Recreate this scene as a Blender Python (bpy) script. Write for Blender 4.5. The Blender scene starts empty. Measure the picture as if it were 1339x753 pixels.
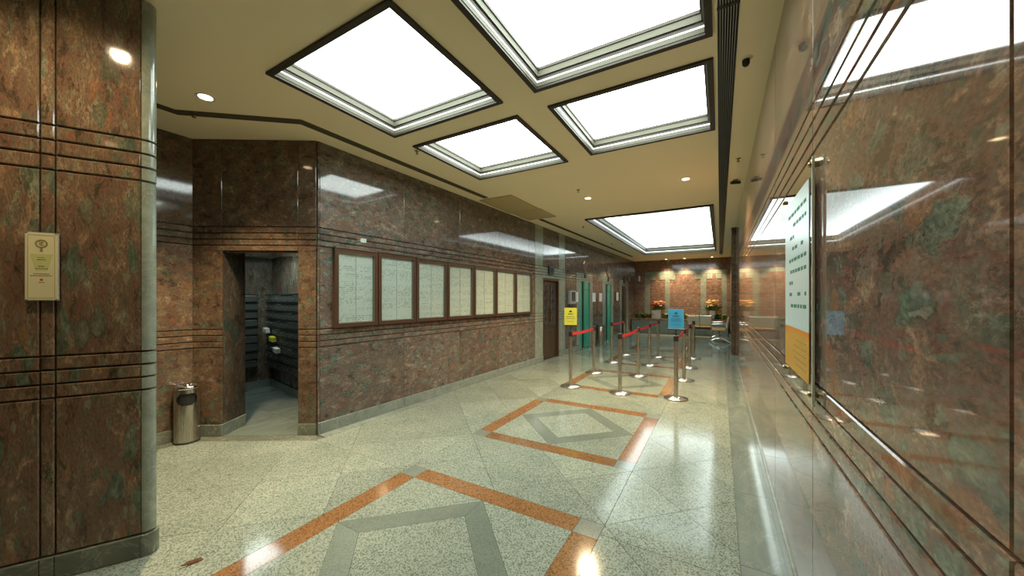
import bpy, bmesh, math, random
from mathutils import Vector, Matrix
random.seed(7)
scene = bpy.context.scene
col = scene.collection
PI = math.pi
EYE, CEIL = 1.5, 3.25
FPX, CX, YH, PHI = 469.0, 669.5, 391.0, 0.525
CP, SP = math.cos(PHI), math.sin(PHI)

# ---------------------------------------------------------------- camera
cam = bpy.data.cameras.new('camera')
cam.sensor_width = 36.0
cam.lens = 36.0 * FPX / 1339.0
cam.shift_y = (YH - 376.5) / 1339.0
cam.clip_start = 0.02
cam_o = bpy.data.objects.new('camera', cam); col.objects.link(cam_o)
cam_o.location = (0, 0, EYE); cam_o.rotation_euler = (PI / 2, 0, PHI)
scene.camera = cam_o
# ---------------------------------------------------------------- world + view
w = bpy.data.worlds.new('world'); scene.world = w; w.use_nodes = True
w.node_tree.nodes['Background'].inputs[0].default_value = (0.75, 0.85, 0.8, 1)
w.node_tree.nodes['Background'].inputs[1].default_value = 0.15
scene.view_settings.view_transform = 'Standard'
scene.view_settings.look = 'None'
scene.view_settings.gamma = 1.0
scene.view_settings.use_curve_mapping = False
scene.view_settings.exposure = 0.38
PANEL_L = 5.5      # luminous ceiling strength
SPOT_W = 60.0

# ---------------------------------------------------------------- maths
def ray(px, D):
    u = (px - CX) / FPX
    return (u * D * CP - D * SP, D * CP + u * D * SP)
def on_plane(px, py, z):
    return ray(px, FPX * (EYE - z) / (py - YH))

# ---------------------------------------------------------------- materials
def mat(name, base, rough=0.5, metal=0.0, emit=None, es=0.0, spec=0.5):
    m = bpy.data.materials.new(name); m.use_nodes = True
    b = m.node_tree.nodes['Principled BSDF']
    b.inputs['Base Color'].default_value = (*base, 1)
    b.inputs['Roughness'].default_value = rough
    b.inputs['Metallic'].default_value = metal
    b.inputs['Specular IOR Level'].default_value = spec
    if emit:
        b.inputs['Emission Color'].default_value = (*emit, 1)
        b.inputs['Emission Strength'].default_value = es
    return m
class NT:
    def __init__(s, m): s.t = m.node_tree; s.b = s.t.nodes['Principled BSDF']
    def n(s, typ, **k):
        x = s.t.nodes.new(typ)
        for a, v in k.items(): setattr(x, a, v)
        return x
    def l(s, a, b): s.t.links.new(a, b)
    def val(s, node, **k):
        for a, v in k.items(): node.inputs[a.replace('_', ' ')].default_value = v
    def math(s, op, a, b=None, c=None, clamp=False):
        x = s.n('ShaderNodeMath', operation=op); x.use_clamp = clamp
        for i, v in enumerate((a, b, c)):
            if v is None: continue
            if isinstance(v, (int, float)): x.inputs[i].default_value = v
            else: s.l(v, x.inputs[i])
        return x.outputs[0]
    def vmath(s, op, a, b):
        x = s.n('ShaderNodeVectorMath', operation=op)
        for i, v in enumerate((a, b)):
            if isinstance(v, (tuple, list)): x.inputs[i].default_value = v
            elif isinstance(v, (int, float)): x.inputs['Scale'].default_value = v
            else: s.l(v, x.inputs[i])
        return x.outputs[0]
    def ramp(s, fac, stops, interp='LINEAR'):
        r = s.n('ShaderNodeValToRGB'); cr = r.color_ramp; cr.interpolation = interp
        while len(cr.elements) < len(stops): cr.elements.new(0.5)
        for e, (p, c) in zip(cr.elements, stops):
            e.position = p; e.color = (*c, 1) if len(c) == 3 else c
        s.l(fac, r.inputs[0]); return r.outputs[0]
    def mix(s, f, a, b, mode='MIX'):
        x = s.n('ShaderNodeMix', data_type='RGBA', blend_type=mode)
        if isinstance(f, (int, float)): x.inputs[0].default_value = f
        else: s.l(f, x.inputs[0])
        for i, v in ((6, a), (7, b)):
            if isinstance(v, tuple): x.inputs[i].default_value = (*v, 1)
            else: s.l(v, x.inputs[i])
        return x.outputs[2]
    def noise(s, vec, scale, detail=4, rough=0.55, dist=0.0):
        x = s.n('ShaderNodeTexNoise'); s.l(vec, x.inputs['Vector'])
        s.val(x, Scale=scale, Detail=detail, Roughness=rough, Distortion=dist); return x
    def vor(s, vec, scale, feature='F1', rnd=1.0):
        x = s.n('ShaderNodeTexVoronoi', feature=feature); s.l(vec, x.inputs['Vector'])
        s.val(x, Scale=scale, Randomness=rnd); return x

def marble(name, rot=(0, 0, 0), scl=(1, 1, 1), size=1.0, tint=(1, 1, 1), green=0.42, rough=0.07, veins=1.0, spec=0.6, dark=0.0):
    """breccia: red brown matrix, grey green clasts, cream threads"""
    m = mat(name, (0.2, 0.12, 0.09), rough, spec=spec); t = NT(m)
    geo = t.n('ShaderNodeNewGeometry'); oi = t.n('ShaderNodeObjectInfo')
    off = t.vmath('SCALE', (17.3, 9.1, 13.7), 1.0)
    sc = t.n('ShaderNodeVectorMath', operation='SCALE'); sc.inputs[0].default_value = (17.3, 9.1, 13.7)
    t.l(oi.outputs['Random'], sc.inputs['Scale'])
    p0 = t.vmath('ADD', geo.outputs['Position'], sc.outputs[0])
    mp = t.n('ShaderNodeMapping'); t.l(p0, mp.inputs[0])
    mp.inputs['Rotation'].default_value = rot
    mp.inputs['Scale'].default_value = tuple(v / size for v in scl)
    v = mp.outputs[0]
    dn = t.noise(v, 3.0, 5, 0.6)
    d1 = t.n('ShaderNodeVectorMath', operation='MULTIPLY_ADD')
    t.l(dn.outputs['Color'], d1.inputs[0]); d1.inputs[1].default_value = (0.13, 0.13, 0.13); t.l(v, d1.inputs[2])
    dn2 = t.noise(d1.outputs[0], 11.0, 4, 0.6)
    d2 = t.n('ShaderNodeVectorMath', operation='MULTIPLY_ADD')
    t.l(dn2.outputs['Color'], d2.inputs[0]); d2.inputs[1].default_value = (0.13, 0.13, 0.13); t.l(d1.outputs[0], d2.inputs[2])
    vd = d2.outputs[0]
    n1 = t.noise(vd, 5.5, 10, 0.72, 0.5)
    base = t.ramp(n1.outputs[0], [(0.30, (0.05, 0.042, 0.034)), (0.41, (0.15, 0.105, 0.08)), (0.47, (0.30, 0.155, 0.12)),
                                  (0.52, (0.20, 0.16, 0.125)), (0.58, (0.36, 0.20, 0.14)), (0.68, (0.58, 0.46, 0.34))])
    # clasts
    vo = t.vor(vd, 6.5)
    sep = t.n('ShaderNodeSeparateColor'); t.l(vo.outputs['Color'], sep.inputs[0])
    pick = t.math('GREATER_THAN', sep.outputs[0], 1.0 - green)
    inner = t.ramp(vo.outputs['Distance'], [(0.40, (1, 1, 1)), (0.47, (0, 0, 0))])
    n2 = t.noise(vd, 14, 6, 0.6)
    clast = t.ramp(n2.outputs[0], [(0.3, (0.07, 0.095, 0.075)), (0.5, (0.16, 0.195, 0.155)), (0.7, (0.30, 0.33, 0.265))])
    f = t.math('MULTIPLY', pick, inner)
    n4 = t.noise(v, 1.7, 3, 0.5)
    zone = t.ramp(n4.outputs[0], [(0.36, (0.35, 0.35, 0.35)), (0.58, (1, 1, 1))])
    f = t.math('MULTIPLY', f, zone)
    edge = t.ramp(vo.outputs['Distance'], [(0.36, (0, 0, 0)), (0.46, (1, 1, 1)), (0.52, (0, 0, 0))])
    c = t.mix(t.math('MULTIPLY', t.math('MULTIPLY', edge, pick), 0.4), base, (0.045, 0.04, 0.032))
    c = t.mix(f, c, clast)
    vs = t.vor(vd, 15)
    seps = t.n('ShaderNodeSeparateColor'); t.l(vs.outputs['Color'], seps.inputs[0])
    fs = t.math('MULTIPLY', t.math('GREATER_THAN', seps.outputs[0], 1.0 - green * 0.5), t.ramp(vs.outputs['Distance'], [(0.34, (1, 1, 1)), (0.44, (0, 0, 0))]))
    c = t.mix(t.math('MULTIPLY', fs, 0.8), c, t.mix(seps.outputs[1], (0.13, 0.165, 0.13), (0.36, 0.33, 0.26)))
    # rust clasts
    pick2 = t.math('LESS_THAN', sep.outputs[1], 0.16)
    c = t.mix(t.math('MULTIPLY', t.math('MULTIPLY', pick2, inner), 0.55), c, (0.42, 0.18, 0.09))
    # cream threads along cell edges
    va = t.noise(vd, 3.2, 9, 0.62, 1.8)
    vb = t.noise(vd, 8.0, 7, 0.62, 2.2)
    line = t.ramp(t.math('ABSOLUTE', t.math('SUBTRACT', va.outputs[0], 0.5)), [(0.0, (1, 1, 1)), (0.016, (0, 0, 0))])
    line2 = t.ramp(t.math('ABSOLUTE', t.math('SUBTRACT', vb.outputs[0], 0.52)), [(0.0, (0.7, 0.7, 0.7)), (0.022, (0, 0, 0))])
    n3 = t.noise(v, 4, 4, 0.6)
    msk = t.ramp(n3.outputs[0], [(0.46, (0, 0, 0)), (0.60, (1, 1, 1))])
    rim = t.ramp(vo.outputs['Distance'], [(0.43, (0, 0, 0)), (0.47, (0.8, 0.8, 0.8)), (0.51, (0, 0, 0))])
    rim = t.math('MULTIPLY', rim, pick)
    fl_ = t.math('MULTIPLY', t.math('MAXIMUM', t.math('MAXIMUM', line, line2), rim), msk)
    c = t.mix(t.math('MULTIPLY', fl_, 0.7 * veins), c, (0.62, 0.54, 0.40))
    # fine grain + per panel shade
    n5 = t.noise(v, 60, 3, 0.6)
    g = t.ramp(n5.outputs[0], [(0.3, (0.72, 0.72, 0.72)), (0.7, (1.25, 1.25, 1.25))])
    c = t.mix(1.0, c, g, 'MULTIPLY')
    sh = t.math('MULTIPLY_ADD', oi.outputs['Random'], 0.22, 0.89)
    cb = t.n('ShaderNodeCombineXYZ')
    for i in range(3): t.l(t.math('MULTIPLY', sh, tint[i]), cb.inputs[i])
    c = t.mix(1.0, c, cb.outputs[0], 'MULTIPLY')
    t.l(c, t.b.inputs['Base Color'])
    return m

def soft_stone(name, a, b, rough=0.12, scale=5, vein=(0.4, 0.42, 0.36), stretch=(1, 1, 1)):
    m = mat(name, a, rough); t = NT(m)
    geo = t.n('ShaderNodeNewGeometry'); oi = t.n('ShaderNodeObjectInfo')
    sc = t.n('ShaderNodeVectorMath', operation='SCALE'); sc.inputs[0].default_value = (11.3, 5.1, 7.7)
    t.l(oi.outputs['Random'], sc.inputs['Scale'])
    p = t.vmath('ADD', geo.outputs['Position'], sc.outputs[0])
    p = t.vmath('MULTIPLY', p, stretch)
    n = t.noise(p, scale, 8, 0.65, 1.2)
    c = t.ramp(n.outputs[0], [(0.3, a), (0.7, b)])
    n2 = t.noise(p, scale * 0.7, 8, 0.6, 2.5)
    ln = t.ramp(t.math('ABSOLUTE', t.math('SUBTRACT', n2.outputs[0], 0.5)), [(0.0, (1, 1, 1)), (0.015, (0, 0, 0))])
    c = t.mix(t.math('MULTIPLY', ln, 0.45), c, vein)
    t.l(c, t.b.inputs['Base Color']); return m

def granite(name, a, b, dark, rough=0.10, scale=140, darkf=0.30, spec=0.5, shade=0.10):
    m = mat(name, a, rough, spec=spec); t = NT(m)
    geo = t.n('ShaderNodeNewGeometry'); oi = t.n('ShaderNodeObjectInfo')
    p = geo.outputs['Position']
    vo = t.vor(p, scale)
    sep = t.n('ShaderNodeSeparateColor'); t.l(vo.outputs['Color'], sep.inputs[0])
    c = t.mix(sep.outputs[0], a, b)
    spk = t.math('LESS_THAN', sep.outputs[1], darkf)
    c = t.mix(t.math('MULTIPLY', spk, 0.8), c, dark)
    n = t.noise(p, 2.2, 5, 0.6)
    g = t.ramp(n.outputs[0], [(0.3, (0.84, 0.86, 0.84)), (0.7, (1.08, 1.06, 1.02))])
    c = t.mix(1.0, c, g, 'MULTIPLY')
    sh = t.math('MULTIPLY_ADD', oi.outputs['Random'], shade * 2, 1 - shade)
    cb = t.n('ShaderNodeCombineXYZ')
    for i in range(3): t.l(sh, cb.inputs[i])
    c = t.mix(1.0, c, cb.outputs[0], 'MULTIPLY')
    t.l(c, t.b.inputs['Base Color']); return m

def brushed(name, base, rough=0.28, s=(60, 60, 1)):
    m = mat(name, base, rough, 1.0); t = NT(m)
    tc = t.n('ShaderNodeTexCoord'); v = t.vmath('MULTIPLY', tc.outputs['Object'], s)
    n = t.noise(v, 4, 3, 0.6)
    r = t.math('MULTIPLY_ADD', n.outputs[0], 0.18, rough - 0.09)
    t.l(r, t.b.inputs['Roughness']); return m

M = {}
M['marble_left'] = marble('marble_left', rot=(0.2, 0.1, 0.3), scl=(1, 0.8, 1.3), size=0.55, tint=(0.49, 0.57, 0.60), green=0.50, rough=0.07)
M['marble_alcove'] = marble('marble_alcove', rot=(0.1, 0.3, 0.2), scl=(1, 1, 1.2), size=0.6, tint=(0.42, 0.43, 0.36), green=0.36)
M['marble_right'] = marble('marble_right', rot=(0.35, 0, 0), scl=(1, 0.55, 1.0), size=0.60, tint=(0.82, 0.80, 0.74), green=0.58, rough=0.045, spec=0.4, veins=0.6)
M['marble_column'] = marble('marble_column', rot=(0.0, 0.75, 0.45), scl=(1.6, 1.4, 0.5), size=0.62, tint=(0.56, 0.58, 0.48), green=0.38, rough=0.07)
M['marble_back'] = marble('marble_back', scl=(1, 1, 1.5), size=0.6, tint=(0.82, 0.76, 0.72), green=0.3, rough=0.1)
M['marble_mail'] = marble('marble_mail', rot=(0.3, 0.2, 0.9), scl=(1, 1, 0.5), size=0.9, tint=(0.5, 0.60, 0.58), green=0.5, rough=0.15)
M['green'] = soft_stone('green_marble', (0.17, 0.20, 0.155), (0.30, 0.33, 0.26), 0.12)
M['plinth'] = soft_stone('grey_green_plinth_marble', (0.15, 0.185, 0.16), (0.24, 0.275, 0.24), 0.16, 4)
M['plinth_dark'] = soft_stone('dark_plinth_marble', (0.10, 0.115, 0.085), (0.17, 0.185, 0.14), 0.18, 4)
M['border'] = soft_stone('grey_border_marble', (0.13, 0.165, 0.145), (0.20, 0.24, 0.21), 0.07, 5, (0.3, 0.32, 0.28), (1, 0.4, 1))
M['terrazzo'] = granite('pale_speckled_granite', (0.29, 0.33, 0.28), (0.20, 0.24, 0.205), (0.10, 0.125, 0.10), 0.12, spec=0.22)
M['terrazzo2'] = granite('pale_green_granite', (0.29, 0.335, 0.29), (0.205, 0.245, 0.21), (0.09, 0.115, 0.09), 0.12, spec=0.22)
M['orange'] = granite('orange_granite', (0.27, 0.135, 0.055), (0.20, 0.105, 0.045), (0.09, 0.055, 0.03), 0.10, 130, 0.25)
M['greysq'] = granite('grey_granite', (0.20, 0.23, 0.20), (0.17, 0.205, 0.18), (0.13, 0.155, 0.135), 0.12, 200)
M['greyband'] = granite('blue_grey_granite', (0.18, 0.215, 0.185), (0.155, 0.19, 0.165), (0.11, 0.14, 0.12), 0.10, 220)
M['joint'] = mat('joint_grout', (0.10, 0.10, 0.085), 0.7)
M['wallbase'] = mat('wall_backing', (0.035, 0.03, 0.025), 0.6)
M['ceil'] = mat('cream_ceiling_paint', (0.90, 0.78, 0.52), 0.75, spec=0.2)
M['hatch'] = mat('ochre_hatch_paint', (0.50, 0.40, 0.20), 0.6, spec=0.3)
M['slot'] = mat('dark_slot', (0.09, 0.075, 0.045), 0.8, spec=0.1)
M['black'] = mat('black_void', (0.012, 0.012, 0.01), 0.6)
M['frame'] = mat('grey_green_profile', (0.10, 0.095, 0.068), 0.5, spec=0.15)
M['bead'] = mat('grey_green_bead', (0.25, 0.25, 0.20), 0.28, 0.75)
M['frame_dark'] = mat('brown_profile', (0.05, 0.04, 0.03), 0.45, spec=0.2)
M['lum'] = mat('luminous_panel', (0.9, 0.95, 0.93), 0.5, emit=(0.90, 1.0, 0.97), es=PANEL_L)
M['lumfar'] = mat('luminous_vault', (0.6, 0.65, 0.65), 0.5, emit=(0.86, 0.98, 0.97), es=PANEL_L * 0.62)
t_ = NT(M['lumfar']); tc_ = t_.n('ShaderNodeTexCoord'); sp_ = t_.n('ShaderNodeSeparateXYZ'); t_.l(tc_.outputs['Object'], sp_.inputs[0])
ex_ = t_.math('DIVIDE', t_.math('ABSOLUTE', sp_.outputs[0]), 1.195); ey_ = t_.math('DIVIDE', t_.math('ABSOLUTE', sp_.outputs[1]), 3.55)
e_ = t_.math('POWER', t_.math('MAXIMUM', ex_, ey_), 3.0)
t_.l(t_.math('MULTIPLY_ADD', e_, 4.4, 0.62), t_.b.inputs['Emission Strength'])
M['led'] = mat('led_line', (1, 1, 1), 0.5, emit=(0.95, 1, 0.98), es=1.6)
M['warm'] = mat('warm_lamp', (1, 0.9, 0.7), 0.5, emit=(1.0, 0.70, 0.38), es=9)
M['steel'] = brushed('brushed_steel', (0.56, 0.52, 0.45), 0.27)
M['steel_dark'] = brushed('dark_steel', (0.25, 0.24, 0.22), 0.3)
M['chrome'] = mat('chrome', (0.75, 0.75, 0.72), 0.12, 1.0)
M['bronze'] = mat('bronze_frame', (0.125, 0.075, 0.05), 0.30, 0.6)
M['bronze2'] = mat('bronze_door', (0.15, 0.105, 0.065), 0.28, 0.7)
M['brass'] = mat('brass', (0.42, 0.33, 0.13), 0.25, 1.0)
M['teal'] = mat('teal_lift_door', (0.02, 0.36, 0.235), 0.2, 0.0, spec=0.8)
M['teal_dark'] = mat('dark_teal_trim', (0.01, 0.16, 0.11), 0.25)  # darker teal for the line across the lift doors
M['redbelt'] = mat('red_belt', (0.50, 0.02, 0.025), 0.6)
M['rubber'] = mat('black_plastic', (0.02, 0.02, 0.018), 0.45)
M['yellow'] = mat('yellow_paper', (0.72, 0.68, 0.06), 0.5)
M['blue'] = mat('blue_paper', (0.05, 0.36, 0.62), 0.5)
M['ink'] = mat('black_ink', (0.03, 0.035, 0.03), 0.6)
M['blueink'] = mat('dark_blue_ink', (0.02, 0.10, 0.22), 0.6)
M['greenink'] = mat('green_ink', (0.03, 0.17, 0.09), 0.6)
M['white'] = mat('white_paper', (0.72, 0.72, 0.66), 0.5)
M['cream'] = mat('cream_card', (0.63, 0.60, 0.36), 0.4)
M['gold'] = mat('gold_print', (0.26, 0.21, 0.06), 0.45)
M['redprint'] = mat('red_print', (0.5, 0.05, 0.03), 0.5)
M['greyplastic'] = mat('grey_plastic', (0.33, 0.35, 0.33), 0.4)
M['screen'] = mat('dark_screen', (0.05, 0.06, 0.06), 0.15)
M['orange_paper'] = mat('orange_paper', (0.62, 0.33, 0.05), 0.35)
M['orange_strong'] = mat('orange_border_print', (0.75, 0.26, 0.02), 0.35)
M['pale_paper'] = mat('pale_notice_paper', (0.60, 0.70, 0.66), 0.3)
M['seat'] = mat('tan_vinyl', (0.35, 0.22, 0.07), 0.35)
M['seatback'] = mat('beige_vinyl', (0.48, 0.42, 0.28), 0.4)
M['vase'] = mat('cream_vase', (0.62, 0.58, 0.46), 0.35)
M['leaf'] = mat('leaf_green', (0.05, 0.13, 0.03), 0.5)
M['leaf2'] = mat('yellow_green_leaf', (0.20, 0.24, 0.05), 0.5)
M['petal_o'] = mat('orange_petal', (0.75, 0.22, 0.05), 0.5)
M['petal_p'] = mat('peach_petal', (0.80, 0.50, 0.25), 0.5)
M['petal_r'] = mat('red_petal', (0.55, 0.05, 0.05), 0.5)
M['petal_y'] = mat('yellow_petal', (0.75, 0.62, 0.20), 0.5)
M['soil'] = mat('soil', (0.05, 0.035, 0.02), 0.9)
M['mail'] = mat('dark_mailbox_steel', (0.11, 0.125, 0.115), 0.3, 0.4)
M['mailedge'] = mat('mailbox_shelf_edge', (0.016, 0.018, 0.016), 0.35)
M['mailflap'] = mat('mailbox_bright_flap', (0.35, 0.42, 0.40), 0.3, 0.5)
M['lock'] = mat('lock_metal', (0.6, 0.65, 0.62), 0.3, 0.8)
M['green_sign'] = mat('green_sign', (0.12, 0.40, 0.05), 0.5)
def glass(name, tint=(0.93, 0.98, 0.95)):
    m = mat(name, tint, 0.0); b = m.node_tree.nodes['Principled BSDF']
    b.inputs['Transmission Weight'].default_value = 1.0; b.inputs['IOR'].default_value = 1.45; return m
M['acrylic'] = glass('clear_acrylic')
M['acrylic_edge'] = mat('frosted_acrylic_edge', (0.80, 0.86, 0.76), 0.4)

def directory_sheet():
    m = mat('tenant_directory_print', (0.45, 0.50, 0.44), 0.35); t = NT(m)
    tc = t.n('ShaderNodeTexCoord'); sp = t.n('ShaderNodeSeparateXYZ'); t.l(tc.outputs['Object'], sp.inputs[0])
    oi = t.n('ShaderNodeObjectInfo')
    x, z = sp.outputs[0], sp.outputs[2]
    rows = t.math('MULTIPLY', z, 44.0)
    fr = t.math('FRACT', rows)
    band = t.math('MULTIPLY', t.math('GREATER_THAN', fr, 0.35), t.math('LESS_THAN', fr, 0.85))
    rid = t.math('FLOOR', rows)
    cb = t.n('ShaderNodeCombineXYZ'); t.l(t.math('MULTIPLY', x, 55.0), cb.inputs[0]); t.l(t.math('MULTIPLY', rid, 7.3), cb.inputs[1])
    t.l(t.math('MULTIPLY', oi.outputs['Random'], 91.0), cb.inputs[2])
    n = t.noise(cb.outputs[0], 0.9, 2, 0.5)
    words = t.ramp(n.outputs[0], [(0.46, (0, 0, 0)), (0.54, (1, 1, 1))])
    # slow row by row density: blocks of names
    cb2 = t.n('ShaderNodeCombineXYZ'); t.l(rid, cb2.inputs[1]); t.l(t.math('MULTIPLY', oi.outputs['Random'], 31.0), cb2.inputs[2])
    t.l(t.math('FLOOR', t.math('MULTIPLY', x, 3.4)), cb2.inputs[0])
    n2 = t.noise(cb2.outputs[0], 0.35, 2, 0.5)
    blk = t.ramp(n2.outputs[0], [(0.40, (0.15, 0.15, 0.15)), (0.55, (1, 1, 1))])
    f = t.math('MULTIPLY', t.math('MULTIPLY', band, words), t.math('MULTIPLY', blk, 0.62))
    c = t.mix(f, (0.36, 0.43, 0.37), (0.07, 0.10, 0.09))
    t.l(c, t.b.inputs['Base Color']); return m
M['sheet'] = directory_sheet()

# ---------------------------------------------------------------- mesh helpers
def obj(name, bm, m, parent=None, loc=None, smooth=False):
    me = bpy.data.meshes.new(name)
    bmesh.ops.recalc_face_normals(bm, faces=bm.faces)
    bm.to_mesh(me); bm.free()
    if smooth:
        for p in me.polygons: p.use_smooth = True
    for x in (m if isinstance(m, (list, tuple)) else [m]): me.materials.append(x)
    o = bpy.data.objects.new(name, me); col.objects.link(o)
    if parent: o.parent = parent
    if loc: o.location = loc
    return o
def tag(o, label, cat, group=None):
    o['label'] = label; o['category'] = cat
    if group: o['group'] = group
    return o
def thing(name, label, cat, loc=(0, 0, 0), rz=0.0, group=None):
    o = bpy.data.objects.new(name, None); col.objects.link(o); o.empty_display_size = 0.1
    o.location = loc; o.rotation_euler = (0, 0, rz)
    return tag(o, label, cat, group)
def struct(name, bm, m, parent=None, smooth=False):
    o = obj(name, bm, m, parent, smooth=smooth)
    if not parent: o['kind'] = 'structure'
    return o
def dup(root, loc, rz, label, group=None):
    r = root.copy(); col.objects.link(r); r.location = loc; r.rotation_euler = (0, 0, rz); r['label'] = label
    if group: r['group'] = group
    for ch in list(root.children):
        c = ch.copy(); col.objects.link(c); c.parent = r
        for g in ch.children:
            d = g.copy(); col.objects.link(d); d.parent = c
    return r
def box(bm, x0, x1, y0, y1, z0, z1, mi=0):
    v = [bm.verts.new(p) for p in ((x0, y0, z0), (x1, y0, z0), (x1, y1, z0), (x0, y1, z0), (x0, y0, z1), (x1, y0, z1), (x1, y1, z1), (x0, y1, z1))]
    for f in ((0, 3, 2, 1), (4, 5, 6, 7), (0, 1, 5, 4), (1, 2, 6, 5), (2, 3, 7, 6), (3, 0, 4, 7)):
        bm.faces.new([v[i] for i in f]).material_index = mi
    return bm
def B(*a):
    bm = bmesh.new(); return box(bm, *a)
def cbox(x0, x1, y0, y1, z0, z1, c=0.004):
    """box with bevelled edges"""
    bm = B(x0, x1, y0, y1, z0, z1)
    bmesh.ops.bevel(bm, geom=list(bm.edges), offset=c, segments=1, affect='EDGES')
    return bm
def slab(x0, x1, z0, z1, t, c=0.004):
    """stone panel: back at y=0, polished face at y=-t with chamfered arris"""
    bm = bmesh.new()
    r = []
    for (y, i) in ((0, 0), (-t + c, 0), (-t, c)):
        r.append([bm.verts.new(p) for p in ((x0 + i, y, z0 + i), (x1 - i, y, z0 + i), (x1 - i, y, z1 - i), (x0 + i, y, z1 - i))])
    for a, b in ((r[0], r[1]), (r[1], r[2])):
        for k in range(4): bm.faces.new((a[k], a[(k + 1) % 4], b[(k + 1) % 4], b[k]))
    bm.faces.new(r[2]); bm.faces.new(r[0][::-1])
    return bm
def poly_prism(pts, z0, z1):
    bm = bmesh.new()
    a = [bm.verts.new((x, y, z0)) for x, y in pts]; b = [bm.verts.new((x, y, z1)) for x, y in pts]
    n = len(pts)
    for k in range(n): bm.faces.new((a[k], a[(k + 1) % n], b[(k + 1) % n], b[k]))
    bm.faces.new(b); bm.faces.new(a[::-1]); return bm
def lathe(prof, seg=24, bm=None):
    bm = bm or bmesh.new(); rings = []
    for (r, z) in prof:
        if r < 1e-6: rings.append([bm.verts.new((0, 0, z))])
        else: rings.append([bm.verts.new((r * math.cos(2 * PI * k / seg), r * math.sin(2 * PI * k / seg), z)) for k in range(seg)])
    for a, b in zip(rings, rings[1:]):
        for k in range(seg):
            k2 = (k + 1) % seg
            if len(a) == 1 and len(b) == 1: continue
            if len(a) == 1: bm.faces.new((a[0], b[k], b[k2]))
            elif len(b) == 1: bm.faces.new((a[k], a[k2], b[0]))
            else: bm.faces.new((a[k], a[k2], b[k2], b[k]))
    return bm
def tube(bm, pts, r, seg=8):
    pts = [Vector(p) for p in pts]; rings = []
    up = Vector((0, 0, 1))
    for i, p in enumerate(pts):
        d = (pts[min(i + 1, len(pts) - 1)] - pts[max(i - 1, 0)]).normalized()
        a = d.cross(up)
        if a.length < 0.05: a = d.cross(Vector((0, 1, 0)))
        a.normalize(); b = d.cross(a).normalized()
        rings.append([bm.verts.new(p + (a * math.cos(2 * PI * k / seg) + b * math.sin(2 * PI * k / seg)) * r) for k in range(seg)])
    for A_, B_ in zip(rings, rings[1:]):
        for k in range(seg): bm.faces.new((A_[k], A_[(k + 1) % seg], B_[(k + 1) % seg], B_[k]))
    bm.faces.new(rings[0][::-1]); bm.faces.new(rings[-1]); return bm

# polygon clipping (convex)
def clip(pts, a, b, c):            # keep a*x+b*y<=c
    out = []
    n = len(pts)
    for i in range(n):
        p, q = pts[i], pts[(i + 1) % n]
        dp, dq = a * p[0] + b * p[1] - c, a * q[0] + b * q[1] - c
        if dp <= 1e-9: out.append(p)
        if (dp < -1e-9 and dq > 1e-9) or (dp > 1e-9 and dq < -1e-9):
            t = dp / (dp - dq); out.append((p[0] + (q[0] - p[0]) * t, p[1] + (q[1] - p[1]) * t))
    return out
def area(p): return abs(sum(p[i][0] * p[(i + 1) % len(p)][1] - p[(i + 1) % len(p)][0] * p[i][1] for i in range(len(p)))) / 2
def inset(pts, g):
    """convex polygon moved in by g"""
    if sum(pts[i][0] * pts[(i + 1) % len(pts)][1] - pts[(i + 1) % len(pts)][0] * pts[i][1] for i in range(len(pts))) < 0: pts = pts[::-1]
    out = pts
    n = len(pts)
    for i in range(n):
        (x0, y0), (x1, y1) = pts[i], pts[(i + 1) % n]
        L = math.hypot(x1 - x0, y1 - y0)
        if L < 1e-6: continue
        nx, ny = (y1 - y0) / L, -(x1 - x0) / L
        out = clip(out, nx, ny, nx * x0 + ny * y0 - g)
        if len(out) < 3: return []
    return out

# ================================================================ STRUCTURE
# footprint: left wall runs LA->LB, alcove wall AA->LA, entrance side wall AC->AA
AC, AA, LA, LB = (-5.02, -3.6), (-5.0, 1.65), (-3.87, 2.36), (-3.47, 17.4)
RX = 0.35
BACK_Y = 17.4
floor = struct('floor', poly_prism([(-8.2, -3.8), (RX + 0.2, -3.8), (RX + 0.2, BACK_Y + 0.3), (-8.2, BACK_Y + 0.3)], -0.12, -0.012), M['joint'])
def tile(name, pts, m, g=0.0015, z=0.0):
    p = inset(pts, g)
    if len(p) < 3 or area(p) < 0.002: return
    return obj(name, poly_prism(p, -0.012, z), m, floor)
L = 0.865
XC, H = -1.525, 0.865
centres = [1.50 + 2.595 * k for k in range(6)]
LEFT_E = lambda y: LA[0] + (LB[0] - LA[0]) * (y - LA[1]) / (LB[1] - LA[1])
# field: 60 cm squares laid on the diagonal, cut round the inlays and borders
STRIP = 0.16
xb = 0.10
regions = [
    [(-4.84, -1.2), (xb, -1.2), (xb, 2.26), (-3.71, 2.26), (-4.84, 1.56)],
    [(-3.71, 2.26), (xb, 2.26), (xb, 16.45), (LEFT_E(16.45) + STRIP, 16.45)],
]
def squares_minus(poly):
    """split convex poly by the inlay squares"""
    todo = [poly]
    for cy in centres:
        nxt = []
        for p in todo:
            if len(p) < 3: continue
            ys = [q[1] for q in p]
            if max(ys) < cy - H or min(ys) > cy + H: nxt.append(p); continue
            for (a, b, c) in ((1, 0, XC - H), (-1, 0, -(XC + H)), (0, 1, cy - H), (0, -1, -(cy + H))):
                o = clip(p, a, b, c)
                if len(o) >= 3 and area(o) > 0.002: nxt.append(o)
                p = clip(p, -a, -b, -c)
                if len(p) < 3: break
        todo = nxt
    return todo
nt = 0
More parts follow.
